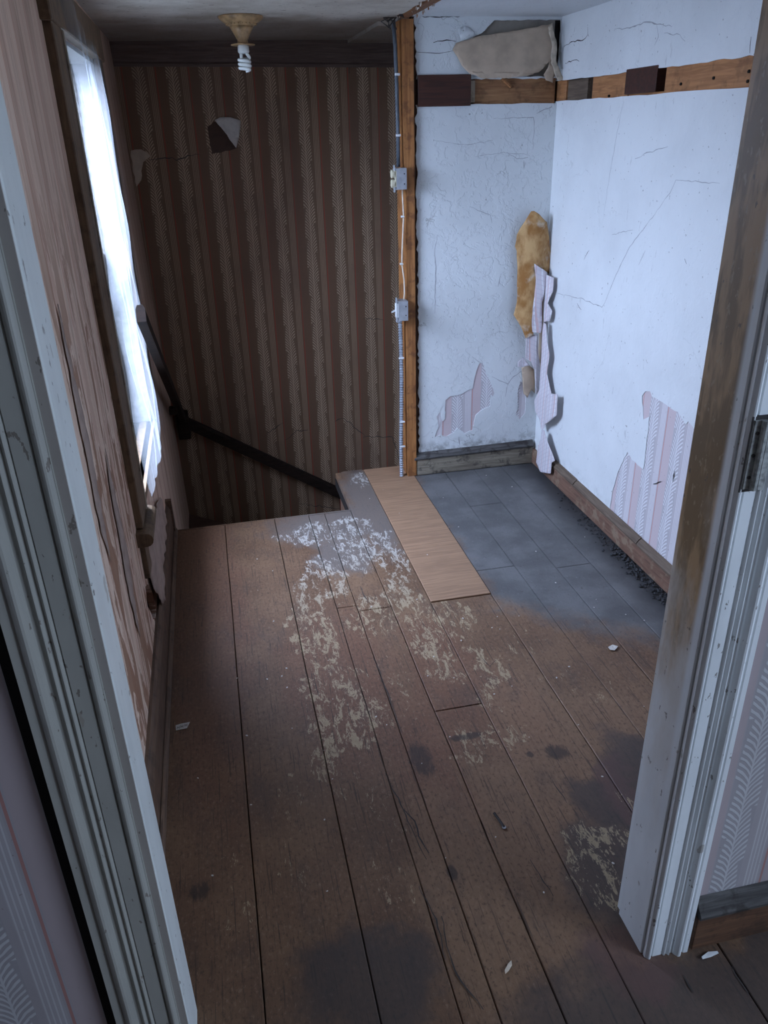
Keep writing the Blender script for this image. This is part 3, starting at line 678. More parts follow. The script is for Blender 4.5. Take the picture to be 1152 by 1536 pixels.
for p0, p1, mm, x0, za, zb, lb in ((832, 847, M_RAILY, 0.006, 1.683, 1.768, None), (847, 876, M_GREYWOOD, 0.014, 1.68, 1.765, 'grey brown board'), (886, 939, M_RAILY, 0.007, 1.68, 1.765, None), (938, 984, M_DARKBLOCK, -0.004, 1.692, 1.772, 'dark brown block'), (994, 1200, M_RAILY, 0.005, 1.665, 1.765, None), (940, 994, M_RAILY, 0.010, 1.67, 1.692, None), (1200, 1500, M_RAILY, 0.007, 1.665, 1.765, None)):
    a, b = rspan(p0, p1); piece(trim_r, box(XR+x0, XR+0.034, a, b, za, zb, bev=0.002), mm, lb)
# nail heads in the long board
for p in ((1020, 126), (1069, 117), (1122, 107), (1120, 122), (912, 144), (965, 118)):
    y, z = on_right(p); bm = bmesh.new(); tube(bm, [(XR+0.001, y, z), (XR+0.02, y, z)], 0.005, 6); shift(obj('nail', bm, M_BLACK, trim_r), trim_r)

# left wall with the window opening
WY0, WY1, WZ0, WZ1 = 2.385, 3.27, 0.52, 1.84
ext = [(1.045, -2.4), (YS+0.02, -2.4), (YS+0.02, 2.06), (1.045, 2.06)]
def to_left_lean(u, v, d):
    k = min(max((u-3.2)/1.2, 0), 1); return (XL-d-k*0.022*(v-0.6)/1.4, u, v)
tearhole = [(2.20, 0.335), (2.26, 0.31), (2.32, 0.245), (2.35, 0.16), (2.28, 0.15), (2.22, 0.22), (2.17, 0.28)]
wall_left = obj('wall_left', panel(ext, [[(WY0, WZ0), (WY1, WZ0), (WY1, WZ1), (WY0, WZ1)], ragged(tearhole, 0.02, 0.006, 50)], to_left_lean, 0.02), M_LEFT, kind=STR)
bm = bmesh.new(); bx(bm, XL-0.16, XL-0.05, 1.045, WY0, -2.4, 2.06); bx(bm, XL-0.16, XL-0.05, WY1, YS+0.1, -2.4, 2.06); bx(bm, XL-0.16, XL-0.05, WY0, WY1, -2.4, WZ0); bx(bm, XL-0.16, XL-0.05, WY0, WY1, WZ1, 2.06)
obj('wall_core', bm, M_BROWNCOAT, wall_left)

# window: casing, stool, apron, sashes, panes
win = empty('window_1', (XL, (WY0+WY1)/2, WZ0), kind=STR)
def wp(name, bm, mat, parent=None, smooth=False): return shift(obj(name, bm, mat, win, smooth=smooth), win)
wp('casing', box(XL-0.01, XL+0.022, WY0-0.155, WY0-0.012, WZ0+0.0, WZ1+0.09, bev=0.003), M_CASING_BROWN)
wp('casing_edge', box(XL-0.012, XL+0.026, WY0-0.012, WY0+0.006, WZ0, WZ1+0.0, bev=0.002), M_CASING_EDGE)
wp('casing', box(XL-0.01, XL+0.020, WY1+0.004, WY1+0.13, WZ0, WZ1+0.09, bev=0.003), M_CASING_BROWN)
wp('casing', box(XL-0.01, XL+0.026, WY0-0.18, WY1+0.16, WZ1+0.004, WZ1+0.11, bev=0.003), M_CASING_BROWN)
st_prof = half_round(WZ0-0.045, WZ0, 0.055, 6)
wp('stool', prism(bmesh.new(), [(a, z) for a, z in st_prof], lambda a, z: (XL-0.005+a, WY0-0.19, z), lambda a, z: (XL-0.005+a, WY0+0.02, z)), M_CASING_BROWN)
wp('stool', box(XL-0.10, XL+0.012, WY0+0.0, WY1, WZ0-0.03, WZ0+0.0), M_CASING_BROWN)
wp('apron', box(XL-0.01, XL+0.016, WY0-0.155, WY0-0.06, WZ0-0.175, WZ0-0.045, bev=0.002), M_CASING_BROWN)
for nm, b in (('reveal', (XL-0.14, XL, WY0-0.0, WY0+0.012, WZ0, WZ1)), ('reveal', (XL-0.14, XL, WY1-0.012, WY1, WZ0, WZ1)), ('reveal', (XL-0.14, XL, WY0, WY1, WZ1-0.012, WZ1)), ('sill', (XL-0.17, XL-0.10, WY0, WY1, WZ0-0.02, WZ0+0.01))):
    wp(nm, box(*b), M_SASH)
mid = (WZ0+WZ1)/2
for z0, z1, x0 in ((WZ0+0.01, mid+0.02, XL-0.075), (mid-0.02, WZ1-0.012, XL-0.11)):
    bm = bmesh.new(); a, b = WY0+0.012, WY1-0.012; t_ = 0.045
    bx(bm, x0-0.03, x0, a, a+t_, z0, z1); bx(bm, x0-0.03, x0, b-t_, b, z0, z1); bx(bm, x0-0.03, x0, a+t_, b-t_, z0, z0+t_); bx(bm, x0-0.03, x0, a+t_, b-t_, z1-t_, z1)
    wp('sash', bm, M_SASH)
    wp('pane', box(x0-0.018, x0-0.014, a+t_, b-t_, z0+t_, z1-t_), M_GLASS)

# plastic film stapled over the window
def film_x(u, v):
    s = (u-WY0)/(WY1-WY0); h = (v-WZ0)/(WZ1-WZ0)
    bel = math.exp(-((h-0.10)/0.18)**2)*0.016*math.sin(math.pi*min(max(s, 0), 1))
    wr = 0.006*math.sin(38*s+9*h)*math.sin(math.pi*min(max(s, 0.02), 0.98)) + 0.004*mnoise.noise((u*9, v*3, 0)) + 0.004*math.sin(23*h+14*s)
    flat = min(max((u-WY1+0.06)/0.06, 0), 1)
    return -((0.030+bel+wr)*(1-flat)+flat*(0.0235+0.001*mnoise.noise((u*30, v*30, 0))))
fout = [(WY0-0.03, WZ1+0.02), (WY0-0.012, 1.2), (WY0-0.01, 0.75), (WY0+0.02, 0.60), (WY0+0.08, WZ0+0.0), (2.75, WZ0-0.02), (3.05, WZ0-0.03), (3.30, 0.47), (3.42, 0.44), (3.50, 0.36), (3.62, 0.42), (3.52, 0.56), (3.46, 0.62), (3.50, 0.70), (3.40, 0.78), (3.40, 0.95), (3.46, 1.10), (3.42, 1.25), (3.54, 1.40), (3.44, 1.52), (3.40, 1.65), (3.36, 1.80), (3.24, 1.89), (2.98, 1.86), (2.7, 1.90), (2.55, 1.98), (2.47, 1.99), (2.42, 1.93)]
film = obj('plastic_sheet', sheet(ragged(fout, 0.03, 0.008, 60), to_left, film_x, 0.028), M_FILM, label='crumpled clear plastic sheet stapled over the window', cat='plastic sheet', smooth=True)
# torn pieces of paper hanging on the left wall below the window
for k, lp in enumerate([[(2.27, 0.46), (2.50, 0.42), (2.95, 0.30), (3.02, 0.19), (2.86, 0.175), (2.60, 0.18), (2.47, 0.12), (2.36, 0.16), (2.30, 0.25), (2.26, 0.33)]]):
    o = solid(obj('torn_paper', sheet(ragged(lp, 0.02, 0.008, 70+k), to_left, lambda u, v: -0.014-0.05*max(0, 0.30-v)-0.003*math.sin(60*u), 0.03), M_LEFTPEEL, wall_left, smooth=True))
for lp in ([(1.70, 1.30), (1.74, 1.0), (1.70, 0.7), (1.66, 0.8), (1.67, 1.1)], [(1.93, 0.9), (1.97, 0.6), (1.9, 0.35), (1.86, 0.5), (1.89, 0.8)]):
    solid(obj('torn_paper', sheet(ragged(lp, 0.03, 0.008, 77), to_left, lambda u, v: -0.004, 0.04), M_LEFTPEEL, wall_left, smooth=True))

# the stair shaft below and beyond
obj('wall_shaft_end', box(2.2, 2.25, 3.6, YS+0.08, -2.4, 2.06), M_BROWNCOAT, kind=STR)
obj('wall_shaft_front', box(-0.32, 2.2, 3.20, 3.232, -2.4, -0.302), M_BROWNCOAT, kind=STR)
obj('floor_shaft', box(-0.36, 2.2, 3.2, YS+0.08, -2.45, -2.4), M_UNDER, kind=STR)
obj('wall_shaft_side', box(1.68, 2.2, 3.57, 3.69, -2.4, 2.06), M_BROWNCOAT, kind=STR)

# ------------------------------------------------------------------ ceiling
bm = bmesh.new()
edge = [(0.846, y) for y in (1.04, 2.0, 2.6)]
pts = ragged([(0.848, 1.04), (0.850, 3.46), (0.838, 3.60), (0.80, 3.75)], 0.03, 0.012, 90, False)
loop = [(-0.40, 1.04)]+pts+[(0.80, 4.5), (-0.40, 4.5)]
ceiling = obj('ceiling', panel(loop, [], lambda u, v, d: (u, v, CEIL+d), 0.02), M_CEIL, kind=STR)
obj('ceiling_board', box(-0.45, 1.75, 1.04, 4.55, 2.06, 2.10), M_BROWNCOAT, ceiling)
bm = bmesh.new(); bx(bm, 0.80, 2.25, 3.70, 4.5, 1.985, 2.02); obj('stair_soffit', bm, M_CEIL, ceiling)
pts = ragged([(0.902, 3.57), (0.898, 1.04)], 0.03, 0.010, 91, False)
obj('white_plaster', panel([(1.565, 1.04), (1.565, 3.575)]+pts, [], lambda u, v, d: (u, v, CEIL+0.003+d), 0.02), M_CEIL_WHITE, ceiling)
obj('ceiling_beam', box(0.851, 0.897, 1.05, 3.555, CEIL-0.004, CEIL+0.058, bev=0.003), M_BEAM, label='rough brown beam along the ceiling where a wall was removed', cat='beam')
# shreds of lath and plaster along the beam
for k in range(34):
    rr = random.Random(500+k); y = rr.uniform(2.9, 3.6); x = rr.choice((0.846, 0.9))+rr.uniform(-.008, .008); s = rr.uniform(0.006, 0.016)
    lp = [(rr.uniform(-s, s), rr.uniform(-s, s)) for _ in range(3)]
    bm = bmesh.new(); v = [bm.verts.new((x+a, y+b, CEIL+0.004-rr.uniform(0, 0.02))) for a, b in lp]+[bm.verts.new((x, y, CEIL+0.012))]
    for q in ((0, 1, 2), (0, 1, 3), (1, 2, 3), (0, 2, 3)): bm.faces.new([v[i] for i in q])
    obj('plaster_shred', bm, rr.choice((M_SCRAP, M_CEIL, M_CRACK, M_RAILY)), ceiling)
for k in range(7):
    rr = random.Random(900+k); x0, z0 = 0.83+rr.uniform(-.02, .01), 1.995
    bm = bmesh.new(); tube(bm, [(x0, 3.53, z0), (x0-rr.uniform(.01, .035), 3.52, z0-rr.uniform(-.005, .02)), (x0-rr.uniform(.0, .05), 3.515, z0-rr.uniform(0.01, .045))], 0.0025, 4)
    obj('hanging_fibre', bm, M_CRACK, ceiling)

# ------------------------------------------------------------------ baseboards
base_b = obj('baseboard_back', box(0.918, 1.545, YB-0.020, YB, 0.002, 0.096, bev=0.003), M_BASE_GREY, kind=STR)
capp = [(0, 0.097), (0.024, 0.097), (0.026, 0.105), (0.016, 0.118), (0.006, 0.128), (0, 0.130)]
obj('cap_moulding', prism(bmesh.new(), capp, lambda a, z: (0.905, YB-a, z-0.010), lambda a, z: (1.545, YB-a, z-0.003)), M_BASE_CAP, base_b)
base_r = obj('baseboard_right', box(XR-0.018, XR, 1.045, 3.57, 0.002, 0.080, bev=0.003), M_BASE_BROWN, kind=STR)
capr = [(0, 0.081), (0.022, 0.081), (0.023, 0.090), (0.012, 0.104), (0.0, 0.112)]
for k, (a, b) in enumerate(((1.045, 2.46), (2.463, 3.05), (3.054, 3.33))):
    obj('cap_moulding', prism(bmesh.new(), capr, lambda u, z: (XR-u, a, z+0.002*k), lambda u, z: (XR-u, b, z+0.002*k)), M_GREYWOOD, base_r)
base_l = obj('baseboard_left', prism(bmesh.new(), [(0, 0.002), (0.022, 0.002), (0.022, 0.125), (0.016, 0.142), (0.008, 0.152), (0, 0.155)], lambda a, z: (XL+a, 1.045, z), lambda a, z: (XL+a, 3.20, z)), M_BASE_LEFT, kind=STR)
obj('shoe_moulding', prism(bmesh.new(), [(0.024, 0.002), (0.036, 0.002), (0.035, 0.012), (0.029, 0.022), (0.024, 0.024)], lambda a, z: (XL+a, 1.045, z), lambda a, z: (XL+a, 3.24, z)), M_BASE_LEFT, base_l)
obj('end_block', prism(bmesh.new(), [(3.20, -0.03), (3.20, 0.17), (3.215, 0.175), (3.245, 0.02), (3.255, -0.03)], lambda y, z: (XL+0.001, y, z), lambda y, z: (XL+0.030, y, z)), M_BASE_LEFT, base_l)

# ------------------------------------------------------------------ doorway
JL, JR = -0.199, 0.732
wn = bmesh.new()
bx(wn, -1.5, JL-0.025, YD0, YD1-0.006, 0, 2.3); bx(wn, JR+0.025, 2.3, YD0, YD1-0.006, 0, 2.3); bx(wn, JL-0.025, JR+0.025, YD0, YD1-0.006, 2.0, 2.3)
wall_near = obj('wall_near', wn, M_PAPER_NEAR, kind=STR)
door = empty('door_1', ((JL+JR)/2, 1.0, 0), kind=STR)
def dp(name, bm, mat, smooth=False): return shift(obj(name, bm, mat, door, smooth=smooth), door)
dp('jamb', box(JL-0.022, JL, YD0+0.0, YD1, 0, 2.0, bev=0.002), M_JAMB_L)
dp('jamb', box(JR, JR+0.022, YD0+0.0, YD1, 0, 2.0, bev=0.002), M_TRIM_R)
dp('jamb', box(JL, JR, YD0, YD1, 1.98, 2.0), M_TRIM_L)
def arc(s0, s1, d0, h, n=6): return [(s0+(s1-s0)*k/n, d0+h*math.sin(math.pi*k/n)) for k in range(n+1)]
prof = [(0, 0), (0.0, 0.010)]+arc(0.001, 0.016, 0.010, 0.008)+[(0.0165, 0.008), (0.019, 0.012), (0.040, 0.012), (0.0405, 0.010), (0.042, 0.010)]+arc(0.042, 0.050, 0.012, 0.005, 4)+[(0.052, 0.013)]+arc(0.053, 0.060, 0.014, 0.005, 4)+[(0.063, 0.013), (0.067, 0.014)]+arc(0.068, 0.088, 0.018, 0.011)+[(0.090, 0.019), (0.092, 0.021), (0.102, 0.022), (0.103, 0.0)]
RV = 0.014
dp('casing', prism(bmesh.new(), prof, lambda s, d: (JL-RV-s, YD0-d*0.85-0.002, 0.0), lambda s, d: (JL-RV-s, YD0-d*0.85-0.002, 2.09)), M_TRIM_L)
dp('reveal', box(JL-RV-0.002, JL-0.002, YD0-0.004, YD0+0.001, 0, 2.0), M_TRIM_REVEAL)
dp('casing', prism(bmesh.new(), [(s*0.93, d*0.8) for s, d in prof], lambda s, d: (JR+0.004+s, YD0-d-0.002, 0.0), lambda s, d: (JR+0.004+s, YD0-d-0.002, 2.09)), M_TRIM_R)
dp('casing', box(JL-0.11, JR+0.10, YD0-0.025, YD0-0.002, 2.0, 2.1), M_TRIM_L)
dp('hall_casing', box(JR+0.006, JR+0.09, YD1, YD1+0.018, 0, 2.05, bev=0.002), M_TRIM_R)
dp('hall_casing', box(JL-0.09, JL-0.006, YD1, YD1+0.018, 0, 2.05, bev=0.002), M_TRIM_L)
obj('wall_gap', box(JL-0.137, JL-RV-0.1035, YD0-0.0015, YD0-0.0005, 0, 2.3), M_BLACK, wall_near)
bn = obj('baseboard_near', box(JR+0.107, 2.3, YD0-0.020, YD0-0.001, 0.004, 0.105, bev=0.002), M_BASE_NEAR, kind=STR)
obj('cap_moulding', prism(bmesh.new(), [(0, 0.106), (0.026, 0.106), (0.028, 0.116), (0.018, 0.128), (0.012, 0.140), (0, 0.148)], lambda a, z: (JR+0.107, YD0-a-0.001, z), lambda a, z: (2.3, YD0-a-0.001, z)), M_BASE_CAP, bn)
obj('baseboard_near_left', box(-1.5, JL-0.14, YD0-0.020, YD0-0.001, 0.004, 0.12, bev=0.002), M_BASE_NEAR, kind=STR)
# hinge on the right casing
hx, hz = 0.7545, 1.155
hg = empty('hinge', (hx, YD0-0.02, hz), label='old paint covered hinge on the right door casing', cat='hinge')
bm = box(hx-0.011, hx+0.004, YD0-0.0185, YD0-0.0060, hz-0.055, hz+0.055, bev=0.001); shift(obj('hinge_leaf', bm, M_HINGE, hg), hg)
bm = tube(bmesh.new(), [(hx+0.004, YD0-0.022, hz-0.055), (hx+0.004, YD0-0.022, hz+0.055)], 0.0055, 10); shift(obj('knuckle', bm, M_HINGE, hg, smooth=False), hg)
bm = box(hx+0.008, hx+0.020, YD0-0.026, YD0-0.021, hz-0.055, hz+0.055, bev=0.001); shift(obj('hinge_leaf', bm, M_HINGE, hg), hg)
shift(obj('recess', box(hx-0.014, hx+0.026, YD0-0.0160, YD0-0.0060, hz-0.060, hz+0.060), M_CRACK, hg), hg)
for dz in (-0.035, 0, 0.035):
    bm = tube(bmesh.new(), [(hx-0.004, YD0-0.0175, hz+dz), (hx-0.004, YD0-0.0200, hz+dz)], 0.0028, 8); shift(obj('screw', bm, M_CRACK, hg), hg)

# ------------------------------------------------------------------ near room shell (behind and beside the camera)
obj('wall_near_left', box(-1.55, -1.5, -2.05, 0.96, 0, 2.3), M_NEARWALL, kind=STR)
obj('wall_near_back', box(-1.5, 2.3, -2.05, -2.0, 0, 2.3), M_NEARWALL, kind=STR)
bm = bmesh.new(); bx(bm, 2.3, 2.38, -2.05, -1.20, 0, 2.3); bx(bm, 2.3, 2.38, 0.0, 0.96, 0, 2.3); bx(bm, 2.3, 2.38, -1.20, 0.0, 0, 0.75); bx(bm, 2.3, 2.38, -1.20, 0.0, 1.95, 2.3)
obj('wall_near_right', bm, M_NEARWALL, kind=STR)
obj('ceiling_near', box(-1.55, 2.38, -2.05, 0.945, 2.3, 2.35), M_NEARWALL, kind=STR)
w2 = empty('window_2', (2.34, -0.6, 0.75), kind=STR)
bm = bmesh.new(); bx(bm, 2.32, 2.36, -1.20, -1.15, 0.75, 1.95); bx(bm, 2.32, 2.36, -0.05, 0.0, 0.75, 1.95); bx(bm, 2.32, 2.36, -1.15, -0.05, 0.75, 0.80); bx(bm, 2.32, 2.36, -1.15, -0.05, 1.90, 1.95); bx(bm, 2.32, 2.36, -1.15, -0.05, 1.33, 1.37)
shift(obj('sash', bm, M_SASH, w2), w2); shift(obj('pane', box(2.338, 2.342, -1.15, -0.05, 0.80, 1.90), M_GLASS, w2), w2)

# ------------------------------------------------------------------ stud, wiring
SX0, SX1, SY0, SY1 = 0.866, 0.914, 3.548, 3.68
bm = bmesh.new(); n = 24; ring_p = None
for i in range(n+1):
    z = 0.005+(1.993-0.005)*i/n; w0 = 0.003*mnoise.noise((0, 0, z*3)); nt = 0.010*math.exp(-((z-1.33)/0.12)**2)+0.010*math.exp(-((z-1.05)/0.10)**2)
    lx = 0.004*(1-z/2)
    ring = [bm.verts.new(v) for v in ((SX0+w0+nt+lx, SY0, z), (SX1+w0*0.5, SY0, z), (SX1, SY1, z), (SX0+lx, SY1, z))]
    if ring_p:
        for k in range(4): bm.faces.new((ring_p[k], ring_p[(k+1) % 4], ring[(k+1) % 4], ring[k]))
    else: bm.faces.new(ring[::-1])
    ring_p = ring
bm.faces.new(ring_p)
obj('wall_stud', bm, M_STUD, label='exposed orange wooden stud from floor to ceiling', cat='stud')
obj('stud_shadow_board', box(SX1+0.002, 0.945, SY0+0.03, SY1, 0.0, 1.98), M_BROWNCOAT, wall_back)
CX, CY = 0.846, 3.560
# upper dark conduit
cu = empty('conduit', (CX, CY, 1.46), label='dark cable conduit from ceiling down to the outlet box', cat='conduit')
shift(obj('pipe', tube(bmesh.new(), [(CX-0.012, CY, 1.990), (CX-0.006, CY, 1.90), (CX-0.002, CY, 1.75), (CX, CY, 1.6), (CX, CY, 1.452)], 0.0085, 8), M_CONDUIT_DARK, cu, smooth=True), cu)
for z in (1.80, 1.575):
    shift(obj('clip', box(CX-0.011, CX+0.010, CY-0.011, CY-0.004, z-0.0045, z+0.0045, bev=0.001), M_WHITEPL, cu), cu)
# lower flexible steel conduit, ribbed
cl = empty('flexible_conduit', (CX, CY, 0.0), label='ribbed flexible steel conduit running from the switch box to the floor', cat='conduit')
path = [(CX-0.004+0.004*math.sin(i*0.02), CY, 0.815-i*0.0031) for i in range(262)]
shift(obj('pipe', tube(bmesh.new(), path, 0.0095, 8, rfn=lambda i: 0.0105 if i % 4 < 2 else 0.0078), M_CONDUIT, cl), cl)
for z in (0.62, 0.30, 0.17):
    shift(obj('clip', box(CX-0.015, CX+0.011, CY-0.013, CY-0.008, z-0.0045, z+0.0045, bev=0.001), M_WHITEPL, cl), cl)
def ebox(name, z0, z1, label, cat, dev):
    e = empty(name, (CX, CY, z0), label=label, cat=cat); x0, x1 = 0.822, 0.866; y0, y1 = 3.495, 3.560
    def a(nm, bm, mt, smooth=False): return shift(obj(nm, bm, mt, e, smooth=smooth), e)
    bm = bmesh.new(); bx(bm, x0, x1, y0, y0+0.003, z0, z1); bx(bm, x0, x1, y1-0.003, y1, z0, z1); bx(bm, x0, x1, y0+0.003, y1-0.003, z0, z0+0.003); bx(bm, x0, x1, y0+0.003, y1-0.003, z1-0.003, z1); bx(bm, x1-0.003, x1, y0+0.003, y1-0.003, z0+0.003, z1-0.003)
    a('box_body', bm, M_STEEL)
    zc = (z0+z1)/2; yc = (y0+y1)/2
    a('mounting_strap', box(x0-0.004, x0-0.001, yc-0.012, yc+0.012, z0-0.012, z1+0.012, bev=0.0008), M_STEEL)
    for dz in (z0-0.006, z1+0.006):
        a('screw', tube(bmesh.new(), [(x0-0.0035, yc, dz), (x0-0.007, yc, dz)], 0.003, 8), M_STEEL)
    for dz in (-0.02, 0.02):
        a('knockout', tube(bmesh.new(), [(x1-0.010, y0+0.0005, zc+dz), (x1-0.010, y0-0.0006, zc+dz)], 0.003, 8), M_CRACK)
    if dev == 'outlet':
        for s in (-1, 1):
            f = a('receptacle', tube(bmesh.new(), [(x0-0.004, yc, zc+s*0.019), (x0-0.016, yc, zc+s*0.019)], 0.017, 14), M_IVORY)
            for yo in (-0.005, 0.005):
                sl = obj('slot', box(x0-0.0165, x0-0.0155, yc+yo-0.001, yc+yo+0.001, zc+s*0.019-0.003, zc+s*0.019+0.005), M_CRACK, f)
                sl.matrix_parent_inverse = Matrix.Translation(-e.location)
        a('device_body', box(x0-0.004, x0+0.028, yc-0.014, yc+0.014, z0+0.010, z1-0.010, bev=0.002), M_IVORY)
    else:
        a('device_body', box(x0-0.008, x0+0.028, yc-0.012, yc+0.012, z0+0.012, z1-0.012, bev=0.002), M_WHITEPL)
        a('toggle', prism(bmesh.new(), [(-0.005, -0.004), (0.005, -0.004), (0.005, 0.004), (-0.005, 0.004)], lambda p, q: (x0-0.007, yc+p, zc+q), lambda p, q: (x0-0.026, yc+p*0.7, zc-0.008+q*0.7)), M_WHITEPL)
    return e
ebox('outlet_box', 1.366, 1.450, 'grey steel outlet box with ivory receptacle on the stud', 'outlet', 'outlet')
ebox('switch_box', 0.808, 0.896, 'grey steel switch box with white toggle on the stud', 'switch', 'switch')
pts = [on_back(p, 3.542) for p in ((603, 284), (604, 305), (605, 325), (604, 350), (603, 375), (602.5, 396), (606, 420), (606.5, 440), (605, 453))]
cab = empty('white_cable', (pts[0][0], 3.542, pts[-1][1]), label='thin cream cable hanging between outlet box and switch box', cat='cable')
shift(obj('cord', tube(bmesh.new(), [(x, 3.538, z) for x, z in pts], 0.0032, 8), M_CABLE, cab, smooth=True), cab)
for p in ((604, 325), (602.5, 396)):
    x, z = on_back(p, 3.535); shift(obj('staple', box(x-0.007, x+0.007, 3.531, 3.545, z-0.004, z+0.004, bev=0.001), M_WHITEPL, cab), cab)

# ------------------------------------------------------------------ handrail round the stair
hr = empty('handrail', (-0.22, 3.9, 0.1), label='dark wooden handrail turning the corner of the stairwell', cat='handrail')
def rail(p, q, w_, h_):
    p, q = Vector(p), Vector(q); d = (q-p).normalized(); side = Vector((0, 0, 1)).cross(d).normalized(); up_ = d.cross(side)
    pf = [(-w_/2, -h_/2), (w_/2, -h_/2), (w_/2, h_*0.25), (w_*0.3, h_/2), (-w_*0.3, h_/2), (-w_/2, h_*0.25)]
    return prism(bmesh.new(), pf, lambda a, b: p+side*a+up_*b, lambda a, b: q+side*a+up_*b)
def h3(p, ax, v): return hit(p, ax, v)
xr_ = -0.245
A = h3((211, 470), 0, xr_); B = Vector((xr_, 4.36, 0.0))
cpt = h3((278, 632), 1, 4.38); dpt = h3((522, 745), 1, 4.38)
shift(obj('rail', rail(A, Vector((xr_, 4.38, cpt.z+0.02)), 0.032, 0.060), M_HANDRAIL, hr), hr)
shift(obj('rail', rail((xr_-0.01, 4.38, cpt.z+0.01), (dpt.x+0.5, 4.38, dpt.z-0.5*(cpt.z-dpt.z)/(dpt.x-cpt.x)), 0.032, 0.060), M_HANDRAIL, hr), hr)
shift(obj('corner_bracket', box(xr_-0.035, xr_+0.03, 4.35, 4.44, cpt.z-0.10, cpt.z+0.05, bev=0.004), M_HANDRAIL, hr), hr)
for (x, y, z) in ((xr_-0.02, 3.98, A.z+(cpt.z-A.z)*(3.98-A.y)/(4.38-A.y)-0.02), (0.25, 4.415, -0.19)):
    shift(obj('wall_bracket', box(x-0.02, x+0.02, y-0.02, y+0.03, z-0.035, z+0.0, bev=0.003), M_HANDRAIL, hr), hr)

# ------------------------------------------------------------------ ceiling light with spiral bulb
LX, LY = 0.229, 3.53
cl_ = empty('ceiling_light', (LX, LY, CEIL), label='aged tan porcelain ceiling lampholder above the stair', cat='ceiling light')
def lp_(nm, bm, mt, smooth=True): return shift(obj(nm, bm, mt, cl_, smooth=smooth), cl_)
Z = CEIL-0.0005
lp_('canopy', lathe(bmesh.new(), [(0.084, Z), (0.086, Z-0.004), (0.080, Z-0.012), (0.066, Z-0.022), (0.050, Z-0.030), (0.046, Z-0.034)], LX, LY), M_PORC)
for k in range(24):   # beaded ring
    a = 2*math.pi*k/24; bm = bmesh.new(); bmesh.ops.create_icosphere(bm, subdivisions=1, radius=0.0042, matrix=Matrix.Translation((LX+0.056*math.cos(a), LY+0.056*math.sin(a), Z-0.027)))
    lp_('bead', bm, M_PORC)
lp_('socket', lathe(bmesh.new(), [(0.046, Z-0.034), (0.038, Z-0.048), (0.029, Z-0.062), (0.024, Z-0.070), (0.024, Z-0.074), (0.020, Z-0.076), (0.020, Z-0.090), (0.026, Z-0.092)], LX, LY), M_PORC)
lp_('shade_ring', lathe(bmesh.new(), [(0.024, Z-0.089), (0.046, Z-0.093), (0.046, Z-0.096), (0.022, Z-0.095)], LX, LY), M_PORC)
bulb = empty('light_bulb', (LX+0.002, LY, Z-0.185), label='white spiral fluorescent bulb screwed into the lampholder', cat='light bulb')
def lb_(nm, bm, mt, smooth=True): return shift(obj(nm, bm, mt, bulb, smooth=smooth), bulb)
lb_('bulb_base', lathe(bmesh.new(), [(0.016, Z-0.093), (0.021, Z-0.098), (0.022, Z-0.118), (0.017, Z-0.124)], LX, LY, 20), M_BULBBASE)
sp_pts = []
for i in range(121):
    t_ = i/120; a = t_*math.pi*2*3.2; r = 0.0205 if t_ < 0.9 else 0.0205*(1-(t_-0.9)*6)
    sp_pts.append((LX+r*math.cos(a), LY+r*math.sin(a), Z-0.138-0.044*t_))
lb_('spiral_tube', tube(bmesh.new(), [(LX+0.010, LY, Z-0.122), (LX+0.016, LY, Z-0.130)]+sp_pts, 0.0062, 8), M_BULB)
lb_('tube_leg', tube(bmesh.new(), [(LX-0.010, LY, Z-0.122), (LX-0.011, LY-0.002, Z-0.142)], 0.0062, 8), M_BULB)

# ------------------------------------------------------------------ torn sheet above the nailing board
ts = empty('torn_plaster_sheet', (1.33, YB-0.01, 1.78), label='sagging grey sheet torn from the wall above the nailing board', cat='torn sheet')
lp1 = ragged(PB([(681, 74), (686, 64), (712, 56), (745, 50), (770, 46), (800, 41), (829, 35), (833, 60), (835, 80), (833, 92), (826, 90), (812, 104), (806, 109), (770, 113), (735, 115), (706, 111), (694, 98), (688, 84)], YB-0.025), 0.02, 0.002, 101)
def bulg(u, v):
    s = (u-1.10)/(1.54-1.10); h = (v-1.78)/(1.97-1.78)
    return -(0.004+0.026*max(0, s)**0.8*(1-0.45*h)+0.012*math.exp(-((h-0.15)/0.15)**2)+0.004*mnoise.noise((u*14, v*14, 2)))
shift(solid(obj('sheet', sheet(lp1, to_back, bulg, 0.018), M_SHEET_GREY, ts, smooth=True), 0.002), ts)
lp2 = ragged(PB([(822, 40), (828, 34), (832, 50), (836, 75), (834, 92), (841, 108), (846, 119), (838, 122), (832, 110), (826, 95), (828, 70)], YB-0.046), 0.012, 0.002, 102)
o = shift(solid(obj('curled_edge', sheet(lp2, to_back, lambda u, v: -(0.046+0.004*math.sin(v*80)), 0.012), mat_plain('cream_paper_edge', (0.56, 0.47, 0.36), 0.7), ts, smooth=True)), ts)
lp3 = ragged(PB([(824, 92), (830, 90), (833, 108), (830, 124), (820, 120), (816, 112)], YB-0.030), 0.012, 0.002, 103)
shift(solid(obj('curled_edge', sheet(lp3, to_back, lambda u, v: -(0.030+0.01*math.sin(v*70)), 0.012), M_SHEET_GREY, ts, smooth=True)), ts)
lp4 = ragged(PB([(686, 44), (693, 40), (704, 42), (714, 53), (690, 62)]), 0.012, 0.002, 104)
shift(solid(obj('loose_paint', sheet(lp4, to_back, lambda u, v: -0.006, 0.02), M_WHITE, ts, smooth=True)), ts)
lp5 = ragged(PB([(706, 108), (730, 108), (770, 109), (804, 105), (800, 112), (760, 117), (722, 117)], YB-0.028), 0.012, 0.002, 105)
